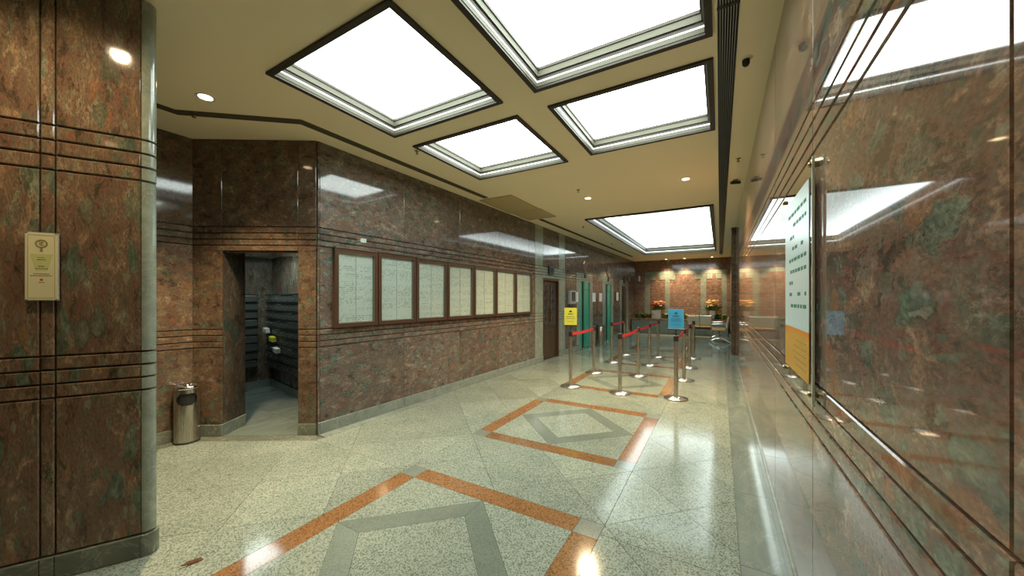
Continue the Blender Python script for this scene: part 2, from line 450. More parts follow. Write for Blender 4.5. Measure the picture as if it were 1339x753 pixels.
for iu in range(-8, 26):
    for iv in range(-4, 28):
        # node (x+y = iu*L, y-x = v)
        u0, u1 = iu * L - 0.025, (iu + 1) * L - 0.025
        v0, v1 = (iv * L) + 3.03 - 3 * L, (iv + 1) * L + 3.03 - 3 * L
        q = [((u - v) / 2, (u + v) / 2) for (u, v) in ((u0, v0), (u1, v0), (u1, v1), (u0, v1))]
        for R in regions:
            p = q
            n = len(R)
            for i in range(n):
                (x0, y0), (x1, y1) = R[i], R[(i + 1) % n]
                nx, ny = (y1 - y0), -(x1 - x0)
                p = clip(p, nx, ny, nx * x0 + ny * y0)
                if len(p) < 3: break
            if len(p) < 3 or area(p) < 0.004: continue
            for s_ in squares_minus(p):
                if nt < 290 or True:
                    tile('floor_tile', s_, M['terrazzo'] if (iu * 7 + iv * 3) % 5 else M['terrazzo2']); nt += 1
for cy in centres:
    x0, x1, y0, y1, b = XC - H, XC + H, cy - H, cy + H, 0.165
    y1c = min(y1, 16.45)
    for (a0, a1, c0, c1) in ((x0, x0 + b, y0, y0 + b), (x1 - b, x1, y0, y0 + b), (x0, x0 + b, y1 - b, y1), (x1 - b, x1, y1 - b, y1)):
        if c1 < 16.45: tile('corner_square', [(a0, c0), (a1, c0), (a1, c1), (a0, c1)], M['greysq'], 0.001)
    far = y1 < 16.45
    bands = [((x0 + b, x1 - b, y0, y0 + b)), ((x0, x0 + b, y0 + b, min(y1 - b, 16.45))), ((x1 - b, x1, y0 + b, min(y1 - b, 16.45)))]
    if far: bands.append((x0 + b, x1 - b, y1 - b, y1))
    for (a0, a1, c0, c1) in bands:
        tile('orange_band', [(a0, c0), (a1, c0), (a1, c1), (a0, c1)], M['orange'], 0.001)
    if not far:
        tile('inlay_field', [(x0 + b, y0 + b), (x1 - b, y0 + b), (x1 - b, 16.45), (x0 + b, 16.45)], M['terrazzo'], 0.001); continue
    r = H - b; k = 0.155 * math.sqrt(2)
    P = [(XC, cy - r), (XC + r, cy), (XC, cy + r), (XC - r, cy)]
    Q = [(XC, cy - r + k), (XC + r - k, cy), (XC, cy + r - k), (XC - r + k, cy)]
    cs = [(XC - r, cy - r), (XC + r, cy - r), (XC + r, cy + r), (XC - r, cy + r)]
    for i in range(4):
        tile('diamond_band', [P[i], P[(i + 1) % 4], Q[(i + 1) % 4], Q[i]], M['greyband'], 0.001)
        tile('corner_triangle', [P[i], cs[(i + 1) % 4], P[(i + 1) % 4]], M['terrazzo'], 0.001)
    tile('diamond_centre', Q, M['terrazzo'], 0.001)
# grey marble border beside the right wall, and thin border along left walls
ys = [-1.2 + 0.9 * k for k in range(21)]
for a, b_ in zip(ys, ys[1:]):
    tile('border_slab', [(xb, a), (RX - 0.0, a), (RX - 0.0, min(b_, 17.3)), (xb, min(b_, 17.3))], M['border'])
yl = [2.36 + 1.25 * k for k in range(12)]
for a, b_ in zip(yl, yl[1:]):
    tile('border_slab', [(LEFT_E(a), a), (LEFT_E(a) + STRIP, a), (LEFT_E(b_) + STRIP, b_), (LEFT_E(b_), b_)], M['plinth'])
tile('border_slab', [(-5.0, 1.65), (-4.84, 1.56), (-3.71, 2.26), (-3.87, 2.36)], M['plinth_dark'])
tile('border_slab', [(-5.0, -1.2), (-4.84, -1.2), (-4.84, 1.56), (-5.0, 1.65)], M['plinth_dark'])
# mail room floor
for i in range(4):
    for j in range(3):
        x0, y0 = -6.8 + i * 0.9, 1.6 + j * 0.9
        R = [(-6.78, 2.3), (-5.5, 1.34), (-5.0, 1.65), (-3.9, 2.34), (-5.0, 3.4), (-6.78, 3.4)]
        p = [(x0, y0), (x0 + 0.9, y0), (x0 + 0.9, y0 + 0.9), (x0, y0 + 0.9)]
        # keep only what lies behind the alcove wall line
        ex, ey = LA[0] - AA[0], LA[1] - AA[1]
        p = clip(p, ey, -ex, ey * AA[0] - ex * AA[1])
        ex, ey = LB[0] - LA[0], LB[1] - LA[1]
        p = clip(p, ey, -ex, ey * LA[0] - ex * LA[1])
        if len(p) >= 3: tile('mail_room_tile', p, M['border'])

# ---- walls of stone panels
def wall_frame(A, Bp):
    ex = Vector((Bp[0] - A[0], Bp[1] - A[1], 0)); Ln = ex.length; ex.normalize()
    ang = math.atan2(ex.y, ex.x)
    return Ln, ang
def seg_s(A, Bp, px):
    """distance along the wall foot line at which the sight line px meets it"""
    u = (px - CX) / FPX; d = (u * CP - SP, CP + u * SP)
    ex, ey = Bp[0] - A[0], Bp[1] - A[1]; Ln = math.hypot(ex, ey); ex /= Ln; ey /= Ln
    det = -ex * d[1] + d[0] * ey
    return (A[0] * d[1] - d[0] * A[1]) / det
GZ = [0.965, 1.03, 1.10, 1.165, 2.09, 2.155, 2.225, 2.295]      # groove heights
def stone_wall(name, A, Bp, cols, m, ops=(), thick=0.2, pl=M['plinth'], colmat=None, gz=GZ, top=CEIL, panel_name='marble_panel'):
    Ln, ang = wall_frame(A, Bp)
    T = 0.022
    cols = sorted(set([0.0] + [c for c in cols if 0 < c < Ln] + [o[0] for o in ops] + [o[1] for o in ops] + [Ln]))
    rows = [0.13] + gz + [top]
    for o in ops:
        rows.append(o[3])
        if o[2] > 0.13: rows.append(o[2])
    rows = sorted(set(rows))
    bm = bmesh.new()
    def inop(xa, xb_, za, zb):
        xm, zm = (xa + xb_) / 2, (za + zb) / 2
        return any(o[0] < xm < o[1] and o[2] < zm < o[3] for o in ops)
    for xa, xb_ in zip(cols, cols[1:]):
        zs = sorted(set([0.0] + [o[2] for o in ops] + [o[3] for o in ops] + [top]))
        for za, zb in zip(zs, zs[1:]):
            if not inop(xa, xb_, za, zb): box(bm, xa, xb_, 0, thick, za, zb)
    W = struct(name, bm, M['wallbase'])
    W.location = (A[0], A[1], 0); W.rotation_euler = (0, 0, ang)
    for ci, (xa, xb_) in enumerate(zip(cols, cols[1:])):
        for za, zb in zip(rows, rows[1:]):
            if inop(xa, xb_, za, zb): continue
            mm = m
            if colmat:
                q = colmat(xa, xb_, za, zb)
                if q: mm = q
            gg = 0.0012
            narrow = (zb - za) < 0.09
            c = 0.004 if narrow else 0.003
            g2 = 0.0045 if narrow or any(abs(za - g) < 1e-3 or abs(zb - g) < 1e-3 for g in gz) else 0.0012
            lo = g2 if any(abs(za - g) < 1e-3 for g in gz) else 0.0008
            hi = g2 if any(abs(zb - g) < 1e-3 for g in gz) else 0.0008
            obj(panel_name, slab(xa + gg, xb_ - gg, za + lo, zb - hi, T, c), mm, W)
        if not any(o[0] < (xa + xb_) / 2 < o[1] and o[2] < 0.05 for o in ops):
            obj('plinth_block', slab(xa + 0.001, xb_ - 0.001, 0.0, 0.128, T + 0.012, 0.004), pl, W)
    return W

# left wall with its doors
sL = lambda px: seg_s(LA, LB, px)
S = {p: sL(p) for p in (700, 706, 709, 730, 735, 743, 757, 771, 790, 799, 812, 819)}
doors = [(S[709], S[730], 0.0, 2.02), (S[757], S[771], 0.0, 2.08), (S[790], S[799], 0.0, 2.08), (S[812], S[819], 0.0, 2.08)]
def left_cols(xa, xb_, za, zb):
    xm = (xa + xb_) / 2
    for i, d in enumerate(doors):
        wdt = 0.42 if i == 0 else 0.26
        if d[0] - wdt < xm < d[0] or d[1] < xm < d[1] + wdt: return M['green'] if zb <= 2.7 or i == 0 else None
        if d[0] < xm < d[1] and za >= 2.0 and zb < 2.7: return M['green']
    return None
cl = [0.02 + 1.2 * k for k in range(5)]
for i, d in enumerate(doors):
    wdt = 0.4 if i == 0 else 0.24
    cl += [d[0] - wdt, d[1] + wdt]
cl += [S[743], S[743] + 0.02]
wall_left = stone_wall('wall_left', LA, LB, cl, M['marble_left'], [(d[0], d[1], d[2], d[3]) for d in doors], colmat=left_cols, thick=0.3)
# alcove wall with the mail room doorway
tA = seg_s(AA, LA, 292); tB = seg_s(AA, LA, 391)
wall_alcove = stone_wall('wall_alcove', AA, LA, [], M['marble_alcove'], [(tA, tB, 0.0, 2.03)], thick=0.34, pl=M['plinth_dark'])
LnA, angA = wall_frame(AA, LA)
# lintel + jamb linings of the opening
for nm, bb in (('jamb_lining', (tA - 0.02, tA, 0.0, 0.34, 0.13, 2.03)), ('jamb_lining', (tB, tB + 0.02, 0.0, 0.34, 0.13, 2.03)),
               ('lintel_lining', (tA - 0.02, tB + 0.02, 0.0, 0.34, 2.01, 2.03)), ('jamb_plinth', (tA - 0.02, tA + 0.012, -0.034, 0.34, 0.0, 0.13))):
    obj(nm, cbox(*bb, 0.003), M['plinth'] if 'plinth' in nm else (M['marble_mail'] if 'jamb' in nm else M['marble_alcove']), wall_alcove)
wall_entry = stone_wall('wall_entry', AC, AA, [0.9 * k for k in range(1, 6)], M['marble_alcove'], pl=M['plinth_dark'])
# right wall
Rcols = [BACK_Y - (0.728 + 1.15 * k) for k in range(-4, 16)]
wall_right = stone_wall('wall_right', (RX, BACK_Y), (RX, -3.6), Rcols, M['marble_right'], thick=0.15, pl=M['plinth'])
# far wall
bx = lambda px: (ray(px, 1)[0] / ray(px, 1)[1]) * BACK_Y - LB[0]
px_ = {p: bx(p) for p in (843, 850, 869.6, 876, 916, 923.6, 944, 950.6)}
bcols = sorted(px_.values())
def back_cols(xa, xb_, za, zb):
    xm = (xa + xb_) / 2
    for a, b_ in ((843, 850), (869.6, 876), (916, 923.6), (944, 950.6)):
        if px_[a] < xm < px_[b_] and zb <= 2.76: return M['green']
    if px_[843] < xm < px_[950.6] and 2.56 <= za and zb <= 2.76: return M['green']
    return None
wall_back = stone_wall('wall_back', LB, (RX, BACK_Y), bcols, M['marble_back'], colmat=back_cols, gz=[1.18, 1.70, 2.22, 2.58, 2.75], thick=0.2)
# stepped green brackets under the header
for p, sgn in ((850, 1), (869.6, -1), (876, 1), (916, -1), (923.6, 1), (944, -1)):
    x = px_[p]
    a, b_ = (x, x + 0.22) if sgn > 0 else (x - 0.22, x)
    obj('bracket_block', slab(a, b_, 2.36, 2.576, 0.034, 0.004), M['green'], wall_back)
# wall behind the viewer
wall_front = stone_wall('wall_front', (RX, -3.6), (-5.02, -3.6), [1.3, 2.6, 3.9], M['marble_left'], thick=0.15)

# ---- round-cornered column at the left
C0, C1 = ray(0, 1.84), ray(187, 2.11)
cdir = Vector((C1[0] - C0[0], C1[1] - C0[1], 0)).normalized()
Cs = (C0[0] - cdir.x * 0.95, C0[1] - cdir.y * 0.95)
cang = math.atan2(cdir.y, cdir.x)
CW = math.hypot(C1[0] - Cs[0], C1[1] - Cs[1])
def face_s(px): return seg_s(Cs, C1, px)
s55, s75, s187 = face_s(55), face_s(75), face_s(187)
R = 0.028
AE = math.radians(24)            # the corner turns a little past square
def arc_pts(ro, n):
    return [(CW + (R + ro) * math.cos(-PI / 2 + (PI / 2 + AE) * k / n), R + (R + ro) * math.sin(-PI / 2 + (PI / 2 + AE) * k / n)) for k in range(n + 1)]
def col_outline():
    pts = [(0, 0)] + arc_pts(0.0, 7)
    ex_, ey_ = pts[-1]
    return pts + [(ex_ - 0.8 * math.sin(AE), ey_ + 0.8 * math.cos(AE)), (0, 0.9)]
column = struct('column', poly_prism(col_outline(), 0.0, CEIL), M['wallbase'])
column.location = (Cs[0], Cs[1], 0); column.rotation_euler = (0, 0, cang)
CG = [0.97, 1.045, 1.12, 1.195, 2.19, 2.27, 2.35, 2.43]
crow = [0.13] + CG + [CEIL]
for (xa, xb_) in ((0.0, s55), (s55, s75), (s75, CW)):
    for za, zb in zip(crow, crow[1:]):
        nar = zb - za < 0.09
        obj('marble_panel', slab(xa + 0.0025, xb_ - 0.0025, za + 0.0035, zb - 0.0035, 0.022, 0.006 if nar else 0.005), M['marble_column'], column)
    obj('plinth_block', slab(xa + 0.001, xb_ - 0.001, 0.0, 0.127, 0.034, 0.004), M['plinth_dark'], column)
def curved(z0, z1, ro, r2=0.0):
    bm = bmesh.new(); A_, B_ = [], []
    seg = 10
    for k in range(seg + 1):
        a = -PI / 2 + (PI / 2 + AE) * k / seg
        ca, sa = math.cos(a), math.sin(a)
        o_ = (CW + (R + ro) * ca, R + (R + ro) * sa); i_ = (CW + R * ca * 0.98, R + R * sa * 0.98)
        A_.append([bm.verts.new((o_[0], o_[1], z0 + 0.004)), bm.verts.new((o_[0], o_[1], z1 - 0.004))])
        B_.append([bm.verts.new((i_[0], i_[1], z0)), bm.verts.new((i_[0], i_[1], z1))])
    for k in range(seg):
        bm.faces.new((A_[k][0], A_[k + 1][0], A_[k + 1][1], A_[k][1]))
        bm.faces.new((B_[k][0], A_[k][0], A_[k][1], B_[k][1])) if k == 0 else None
        bm.faces.new((A_[k][0], B_[k][0], B_[k + 1][0], A_[k + 1][0])); bm.faces.new((A_[k][1], A_[k + 1][1], B_[k + 1][1], B_[k][1]))
    bm.faces.new((A_[seg][0], B_[seg][0], B_[seg][1], A_[seg][1]))
    return bm
for za, zb in zip(crow, crow[1:]):
    obj('corner_piece', curved(za + 0.003, zb - 0.003, 0.022), M['green'], column, smooth=False)
    o = obj('marble_panel', slab(0.003, 0.8, za + 0.003, zb - 0.003, 0.022, 0.005), M['marble_column'], column)
    o.location = (*arc_pts(0.0, 7)[-1], 0); o.rotation_euler = (0, 0, PI / 2 + AE)
obj('corner_plinth', curved(0.0, 0.127, 0.034), M['plinth_dark'], column)

# ---- pier near the far end of the right wall
pier = struct('pier_right', B(RX - 0.085, RX, 10.30, 10.62, 0, CEIL), M['wallbase'])
rows = [0.13] + GZ + [CEIL]
for za, zb in zip(rows, rows[1:]):
    obj('marble_panel', cbox(RX - 0.107, RX - 0.022, 10.278, 10.642, za + 0.004, zb - 0.004, 0.005), M['marble_alcove'], pier)
obj('plinth_block', cbox(RX - 0.115, RX - 0.022, 10.27, 10.65, 0, 0.128, 0.004), M['plinth'], pier)

# ---- ceiling with coffer openings
lc = [(-3.0, -1.69), (-1.32, -0.07)]
coffers = [(lc[0][0], lc[0][1], 1.47, 2.68, 'n'), (lc[1][0], lc[1][1], 1.47, 2.68, 'n'), (lc[0][0], lc[0][1], 3.0, 4.26, 'n'),
           (lc[1][0], lc[1][1], 3.0, 4.2, 'n'), (-2.52, -0.13, 7.6, 14.7, 'f')]
gx0, gx1 = -0.015, 0.105        # grille
cx0 = -5.1
xs = sorted(set([cx0, gx0, gx1, RX + 0.1] + [c[0] for c in coffers] + [c[1] for c in coffers]))
yy = sorted(set([-3.75, 0.2, BACK_Y + 0.2, 16.3] + [c[2] for c in coffers] + [c[3] for c in coffers]))
bm = bmesh.new()
for xa, xb_ in zip(xs, xs[1:]):
    for ya, yb in zip(yy, yy[1:]):
        xm, ym = (xa + xb_) / 2, (ya + yb) / 2
        if any(c[0] < xm < c[1] and c[2] < ym < c[3] for c in coffers): continue
        if gx0 < xm < gx1 and 0.2 < ym < 16.3: continue
        box(bm, xa, xb_, ya, yb, CEIL, CEIL + 0.05)
ceiling = struct('ceiling', bm, M['ceil'])
roof = obj('roof_slab', B(cx0 - 3, RX + 0.3, -3.8, BACK_Y + 0.4, CEIL + 0.62, CEIL + 0.7), M['slot'], ceiling)
def coffer(i, x0, x1, y0, y1, kind, label):
    t = thing('ceiling_light', label, 'ceiling light', ((x0 + x1) / 2, (y0 + y1) / 2, CEIL), 0, 'large luminous ceiling panels')
    hx, hy = (x1 - x0) / 2, (y1 - y0) / 2
    kz, kw = (1.0, 1.0) if kind == 'n' else (1.7, 1.6)
    def ring(name, m, ao, ai, z0, z1):
        z0 *= kz; z1 *= kz; ai *= kw
        bm = bmesh.new()
        box(bm, -hx + ao, -hx + ai, -hy + ao, hy - ao, z0, z1); box(bm, hx - ai, hx - ao, -hy + ao, hy - ao, z0, z1)
        box(bm, -hx + ai, hx - ai, -hy + ao, -hy + ai, z0, z1); box(bm, -hx + ai, hx - ai, hy - ai, hy - ao, z0, z1)
        return obj(name, bm, m, t)
    ring('outer_trim', M['frame_dark'], -0.03, 0.012, -0.018, 0.0)
    ring('lower_frame', M['frame'], 0.0, 0.016, 0.0, 0.034)
    ring('light_gap', M['led'], 0.0, 0.017, 0.034, 0.045)
    ring('middle_frame', M['frame_dark'], 0.0, 0.022, 0.045, 0.07)
    ring('upper_frame', M['frame'], 0.0, 0.034, 0.07, 0.118)
    ring('inner_trim', M['frame_dark'], 0.0, 0.042, 0.118, 0.14)
    # luminous stretched panel, gently vaulted
    bm = bmesh.new(); n = 12
    rise = 0.06 if kind == 'n' else 0.30
    g = {}
    for a in range(n + 1):
        for b_ in range(n + 1):
            X = -hx + 0.02 * kw + (2 * hx - 0.04 * kw) * a / n; Y = -hy + 0.02 * kw + (2 * hy - 0.04 * kw) * b_ / n
            z = 0.14 * kz + rise * (math.sin(PI * a / n) * math.sin(PI * b_ / n)) ** 0.6
            g[a, b_] = bm.verts.new((X, Y, z))
    for a in range(n):
        for b_ in range(n): bm.faces.new((g[a, b_], g[a, b_ + 1], g[a + 1, b_ + 1], g[a + 1, b_]))
    bmesh.ops.solidify(bm, geom=list(bm.faces), thickness=0.01)
    obj('luminous_panel', bm, M['lum'] if kind == 'n' else M['lumfar'], t, smooth=True)
for i, (c, lb) in enumerate(zip(coffers, ('square luminous ceiling panel nearest the left column', 'square luminous ceiling panel cut off by the top of the picture beside the grille',
                                          'smallest looking luminous ceiling panel, behind the left one', 'square luminous ceiling panel beside the grille, second from the viewer',
                                          'long luminous vaulted ceiling panel at the far end of the hall'))):
    coffer(i, *c, lb)
# slats of the long grille
gr = thing('ceiling_grille', 'long dark linear air grille running along the right of the ceiling', 'vent', ((gx0 + gx1) / 2, 8.2, CEIL))
obj('housing', B(-0.058, 0.058, -8.0, 8.1, 0.045, 0.05), M['black'], gr)
for k in range(9):
    x = -0.058 + 0.116 * k / 8
    for (a, b_) in ((-8.0, -5.72), (-5.70, 0.6), (0.62, 8.1)):
        obj('slat', B(x - 0.0025, x + 0.0025, a, b_, -0.004, 0.035), M['steel_dark'], gr)
obj('joint_bar', B(-0.062, 0.06, -5.725, -5.70, -0.006, 0.0), M['black'], gr)
for sx in (-0.066, 0.066): obj('edge_trim', B(sx - 0.006, sx + 0.006, -8.0, 8.1, -0.006, 0.0), M['ceil'], gr)
# dark slot diffuser along left side
def strip(name, pts, wd, label):
    bm = bmesh.new(); lft, rgt = [], []
    for i, p in enumerate(pts):
        p = Vector(p); a = Vector(pts[max(i - 1, 0)]); b_ = Vector(pts[min(i + 1, len(pts) - 1)])
        d1 = (p - a).normalized() if i else (b_ - p).normalized(); d2 = (b_ - p).normalized() if i < len(pts) - 1 else d1
        n1 = Vector((-d1.y, d1.x)); n2 = Vector((-d2.y, d2.x)); n = (n1 + n2).normalized(); k = 1 / max(n.dot(n1), 0.5)
        lft.append(p + n * wd / 2 * k); rgt.append(p - n * wd / 2 * k)
    rows_ = []
    for a, b_ in zip(lft, rgt):
        rows_.append([bm.verts.new((a.x, a.y, CEIL - 0.004)), bm.verts.new((b_.x, b_.y, CEIL - 0.004)), bm.verts.new((b_.x, b_.y, CEIL)), bm.verts.new((a.x, a.y, CEIL))])
    for r0, r1 in zip(rows_, rows_[1:]):
        for k in range(4): bm.faces.new((r0[k], r0[(k + 1) % 4], r1[(k + 1) % 4], r1[k]))
    bm.faces.new(rows_[0]); bm.faces.new(rows_[-1][::-1])
    return tag(obj(name, bm, M['slot']), label, 'vent')
o1 = lambda y: LEFT_E(y) + 0.30
strip('ceiling_slot', [(-4.42, -3.0), (-4.40, 1.33), (o1(2.08), 2.02), (o1(5.15), 5.15)], 0.10, 'dark slot bending round the recess in the ceiling above the directory boards')
strip('ceiling_slot', [(o1(7.1) + 0.04, 7.1), (o1(15.3) + 0.1, 15.3)], 0.10, 'straight dark slot in the ceiling from the hatch to the far end')
# access hatches
for (y0, y1, lb) in ((5.2, 6.25, 'nearer ochre access hatch in the ceiling over the boards'), (6.27, 7.0, 'further ochre access hatch in the ceiling, beyond its twin')):
    x0 = LEFT_E(y0) + 0.14
    h = thing('access_hatch', lb, 'hatch', (x0 + 0.31, (y0 + y1) / 2, CEIL), 0, 'ceiling access hatches')
    L2 = (y1 - y0) / 2
    obj('panel', cbox(-0.31, 0.31, -L2, L2, -0.012, 0.0, 0.003), M['hatch'], h)
    bm = bmesh.new(); box(bm, -0.325, 0.325, -L2 - 0.008, -L2, -0.018, 0); box(bm, -0.325, 0.325, L2, L2 + 0.008, -0.018, 0); box(bm, -0.325, -0.31, -L2, L2, -0.018, 0); box(bm, 0.31, 0.325, -L2, L2, -0.018, 0)
    obj('frame', bm, M['hatch'], h)

# ---- downlights
def downlight(x, y, label, power=SPOT_W, size=1.9, r=0.052):
    t = thing('downlight', label, 'ceiling light', (x, y, CEIL), 0, 'recessed warm downlights')
    obj('trim_ring', lathe([(r, -0.001), (r + 0.016, -0.006), (r + 0.02, 0.0), (r, 0.0)], 24), M['white'], t, smooth=True)
    obj('lamp_disc', lathe([(0, -0.004), (r * 0.96, -0.003), (r * 0.96, 0.0), (0, 0.0)], 20), M['warm'], t)
    l = bpy.data.lights.new('bulb', 'SPOT'); l.energy = power; l.color = (1.0, 0.75, 0.46); l.spot_size = size; l.spot_blend = 0.75; l.shadow_soft_size = 0.09
    if r < 0.04: l.shadow_soft_size = 0.04
    lo = bpy.data.objects.new('bulb', l); col.objects.link(lo); lo.parent = t; lo.location = (0, 0, -0.02)
for (x, y, lb, pw, sz) in ((-3.86, 1.36, 'warm downlight in the ceiling before the mail room recess', 520, 1.6),
                       (-0.43, 5.8, 'warm downlight in the ceiling near the grille, beyond the square panels', 440, 2.5),
                       (-1.98, 6.05, 'warm downlight in the middle of the ceiling before the long panel', 440, 2.5)):
    downlight(x, y, lb, pw, sz)
for px, lb in ((871, 'leftmost of the three small spotlights washing the far wall'), (895, 'middle one of the three small spotlights washing the far wall'), (931, 'rightmost of the three small spotlights washing the far wall')):
    d = ray(px, 1); k = 17.0 / d[1]
    downlight(d[0] * k, 17.05, lb, 260, 1.6, 0.045)
for (x, y, pw, lb) in ((-2.45, 0.12, 70, 'warm downlight in the ceiling before the left column'), (-0.9, -1.6, 60, 'warm downlight in the ceiling behind the viewer, near the right wall'), (-3.9, -0.9, 120, 'warm downlight in the ceiling behind the left column')):
    downlight(x, y, lb, pw, 2.75 if y > 0 else 2.2, 0.038 if y > 0 else 0.052)

# ---- sprinklers and camera dome
def sprinkler(x, y, label):
    t = thing('sprinkler', label, 'sprinkler', (x, y, CEIL), 0, 'ceiling sprinkler heads')
    obj('escutcheon', lathe([(0, -0.008), (0.022, -0.006), (0.03, 0)], 16), M['brass'], t, smooth=True)
    obj('head', lathe([(0.007, 0), (0.008, -0.02), (0.005, -0.035), (0.018, -0.037), (0.018, -0.041), (0, -0.041)], 12), M['steel_dark'], t)
for x, y, lb in ((-3.09, 3.10, 'sprinkler head beside the smallest luminous panel'), (-1.96, 5.5, 'sprinkler head next to the middle downlight'),
                 (-4.28, 1.42, 'sprinkler head near the bend of the dark ceiling slot'), (0.2, 5.27, 'sprinkler head between grille and right wall'),
                 (-2.85, 8.35, 'sprinkler head left of the long luminous panel, nearer one'), (-2.95, 11.4, 'sprinkler head left of the long luminous panel, further one')):
    sprinkler(x, y, lb)
t = thing('security_camera', 'small dark ceiling camera beside the grille, nearest the viewer', 'camera', (0.165, 3.11, CEIL))
obj('mount', lathe([(0, -0.012), (0.04, -0.008), (0.045, 0)], 20), M['ceil'], t, smooth=True)
obj('dome', lathe([(0.0, -0.06), (0.016, -0.055), (0.024, -0.04), (0.024, -0.012)], 16), M['black'], t, smooth=True)
t = thing('security_camera', 'dark wall-side camera under the ceiling at the far right', 'camera', (0.2, 6.2, CEIL))
obj('mount', lathe([(0.035, 0), (0.035, -0.012), (0, -0.012)], 16), M['steel_dark'], t)
obj('dome', tube(bmesh.new(), [(-0.06, -0.02, -0.04), (0.06, 0.02, -0.04)], 0.022, 10), M['rubber'], t)

# ---- mail room
MC = (-6.72, 3.30)     # far inner corner
mr1 = struct('mail_room_wall_left', B(-6.92, -6.72, 1.2, 3.5, 0, 2.25), M['marble_mail'])
dm = Vector((-3.95 - MC[0], 2.78 - MC[1], 0)); am = math.atan2(dm.y, dm.x); Lm = dm.length
mr2 = struct('mail_room_wall_back', B(0, Lm, 0, 0.15, 0, 2.25), M['marble_mail']); mr2.location = (MC[0], MC[1], 0); mr2.rotation_euler = (0, 0, am)
mr3 = struct('mail_room_wall_front', B(-6.9, -4.95, 1.1, 1.25, 0, 2.25), M['marble_mail'])
bm = bmesh.new(); v = [bm.verts.new(p) for p in ((-6.95, 1.1, 2.2), (-5.1, 1.1, 2.2), (-5.1, 1.62, 2.2), (-5.02, 1.98, 2.2), (-4.0, 2.62, 2.2), (-3.8, 2.95, 2.2), (-6.95, 3.6, 2.2))]
f = bm.faces.new(v); e = bmesh.ops.extrude_face_region(bm, geom=[f]); bmesh.ops.translate(bm, verts=[q for q in e['geom'] if isinstance(q, bmesh.types.BMVert)], vec=(0, 0, 0.05))
struct('mail_room_ceiling', bm, mat('mail_room_ceiling_paint', (0.5, 0.55, 0.5), 0.7))
obj('plinth_block', B(-6.72, -6.70, 1.25, 3.28, 0, 0.13), M['plinth'], mr1)
obj('plinth_block', B(0.02, Lm - 0.3, -0.02, 0, 0, 0.13), M['plinth'], mr2)
t = thing('ceiling_light', 'square white ceiling light inside the mail room', 'ceiling light', (-5.75, 2.55, 2.2))
obj('frame', cbox(-0.32, 0.32, -0.32, 0.32, -0.015, 0, 0.004), M['frame'], t)
obj('diffuser', B(-0.29, 0.29, -0.29, 0.29, -0.02, -0.015), mat('mail_room_diffuser', (1, 1, 1), 0.5, emit=(0.85, 1, 0.98), es=9), t)
t = thing('picture_frame', 'small framed print with a blue mark on the mail room wall', 'picture', (-6.70, 2.42, 1.70), 0)
obj('frame', cbox(-0.02, 0.012, -0.13, 0.13, -0.19, 0.19, 0.004), M['rubber'], t)
obj('print', B(0.012, 0.015, -0.11, 0.11, -0.17, 0.17), M['pale_paper'], t)
bm = bmesh.new(); tube(bm, [(0.018, -0.04, -0.06), (0.018, 0.0, 0.0), (0.018, 0.045, 0.07)], 0.02, 6)
obj('blue_mark', bm, mat('blue_print', (0.1, 0.35, 0.75), 0.5), t)
def mail_bank(name, label, loc, rz, ncol, nrow, cw, chh, z0):
    t = thing(name, label, 'mailboxes', loc, rz, 'banks of letter boxes')
    Wd = ncol * cw
    obj('carcass', B(0, Wd, -0.10, 0, z0, z0 + nrow * chh), M['mailedge'], t)
    ms = slab(0.006, cw - 0.006, 0.010, chh - 0.016, 0.02, 0.004)
    first = None; fl_ = None
    for r in range(nrow):
        for c in range(ncol):
            if first is None:
                first = obj('letterbox_door', ms, M['mail'], t, (0, -0.10, z0)); d = first
                lk = obj('lock', lathe([(0.009, 0), (0.009, -0.006), (0, -0.006)], 8), M['lock'], d, (0.03, -0.022, chh * 0.5)); lk.rotation_euler = (PI / 2, 0, 0) ; lk.rotation_euler = (-PI / 2, 0, 0)
                lk.location = (0.03, -0.026, chh * 0.5)
            else:
                d = first.copy(); col.objects.link(d); d.location = (c * cw, -0.10, z0 + r * chh)
                l2 = lk.copy(); col.objects.link(l2); l2.parent = d
            d.parent = t
            if random.random() < 0.35:
                f_ = obj('flap', B(0.02, cw - 0.02, -0.028, -0.02, chh - 0.034, chh - 0.016), M['mailflap'], d)
        obj('shelf_edge', B(0, Wd, -0.135, -0.10, z0 + r * chh + chh - 0.014, z0 + r * chh + chh), M['mailedge'], t)
    return t
mail_bank('mailbox_bank', 'dark bank of letter boxes on the left wall of the mail room', (-6.72, 2.02, 0), PI / 2, 4, 9, 0.25, 0.133, 0.38)
tb = mail_bank('mailbox_bank', 'dark bank of letter boxes on the right wall of the mail room', (MC[0] + 0.14, MC[1] - 0.03, 0), am, 8, 9, 0.25, 0.133, 0.38)
for (sx, zz, m_, lb) in ((0.10, 0.98, 'white', 'white envelopes sticking out of a letter box near the corner'), (0.42, 0.86, 'yellow', 'yellow envelope sticking out of a letter box'), (0.62, 0.70, 'white', 'white envelope low on the right letter boxes')):
    o = obj('envelope', B(0, 0.16, -0.20, -0.14, 0, 0.07), M[m_]); o.location = (MC[0] + 0.14 + sx * math.cos(am), MC[1] - 0.03 + sx * math.sin(am), zz); o.rotation_euler = (0.1, 0.1, am)
    tag(o, lb, 'envelope')

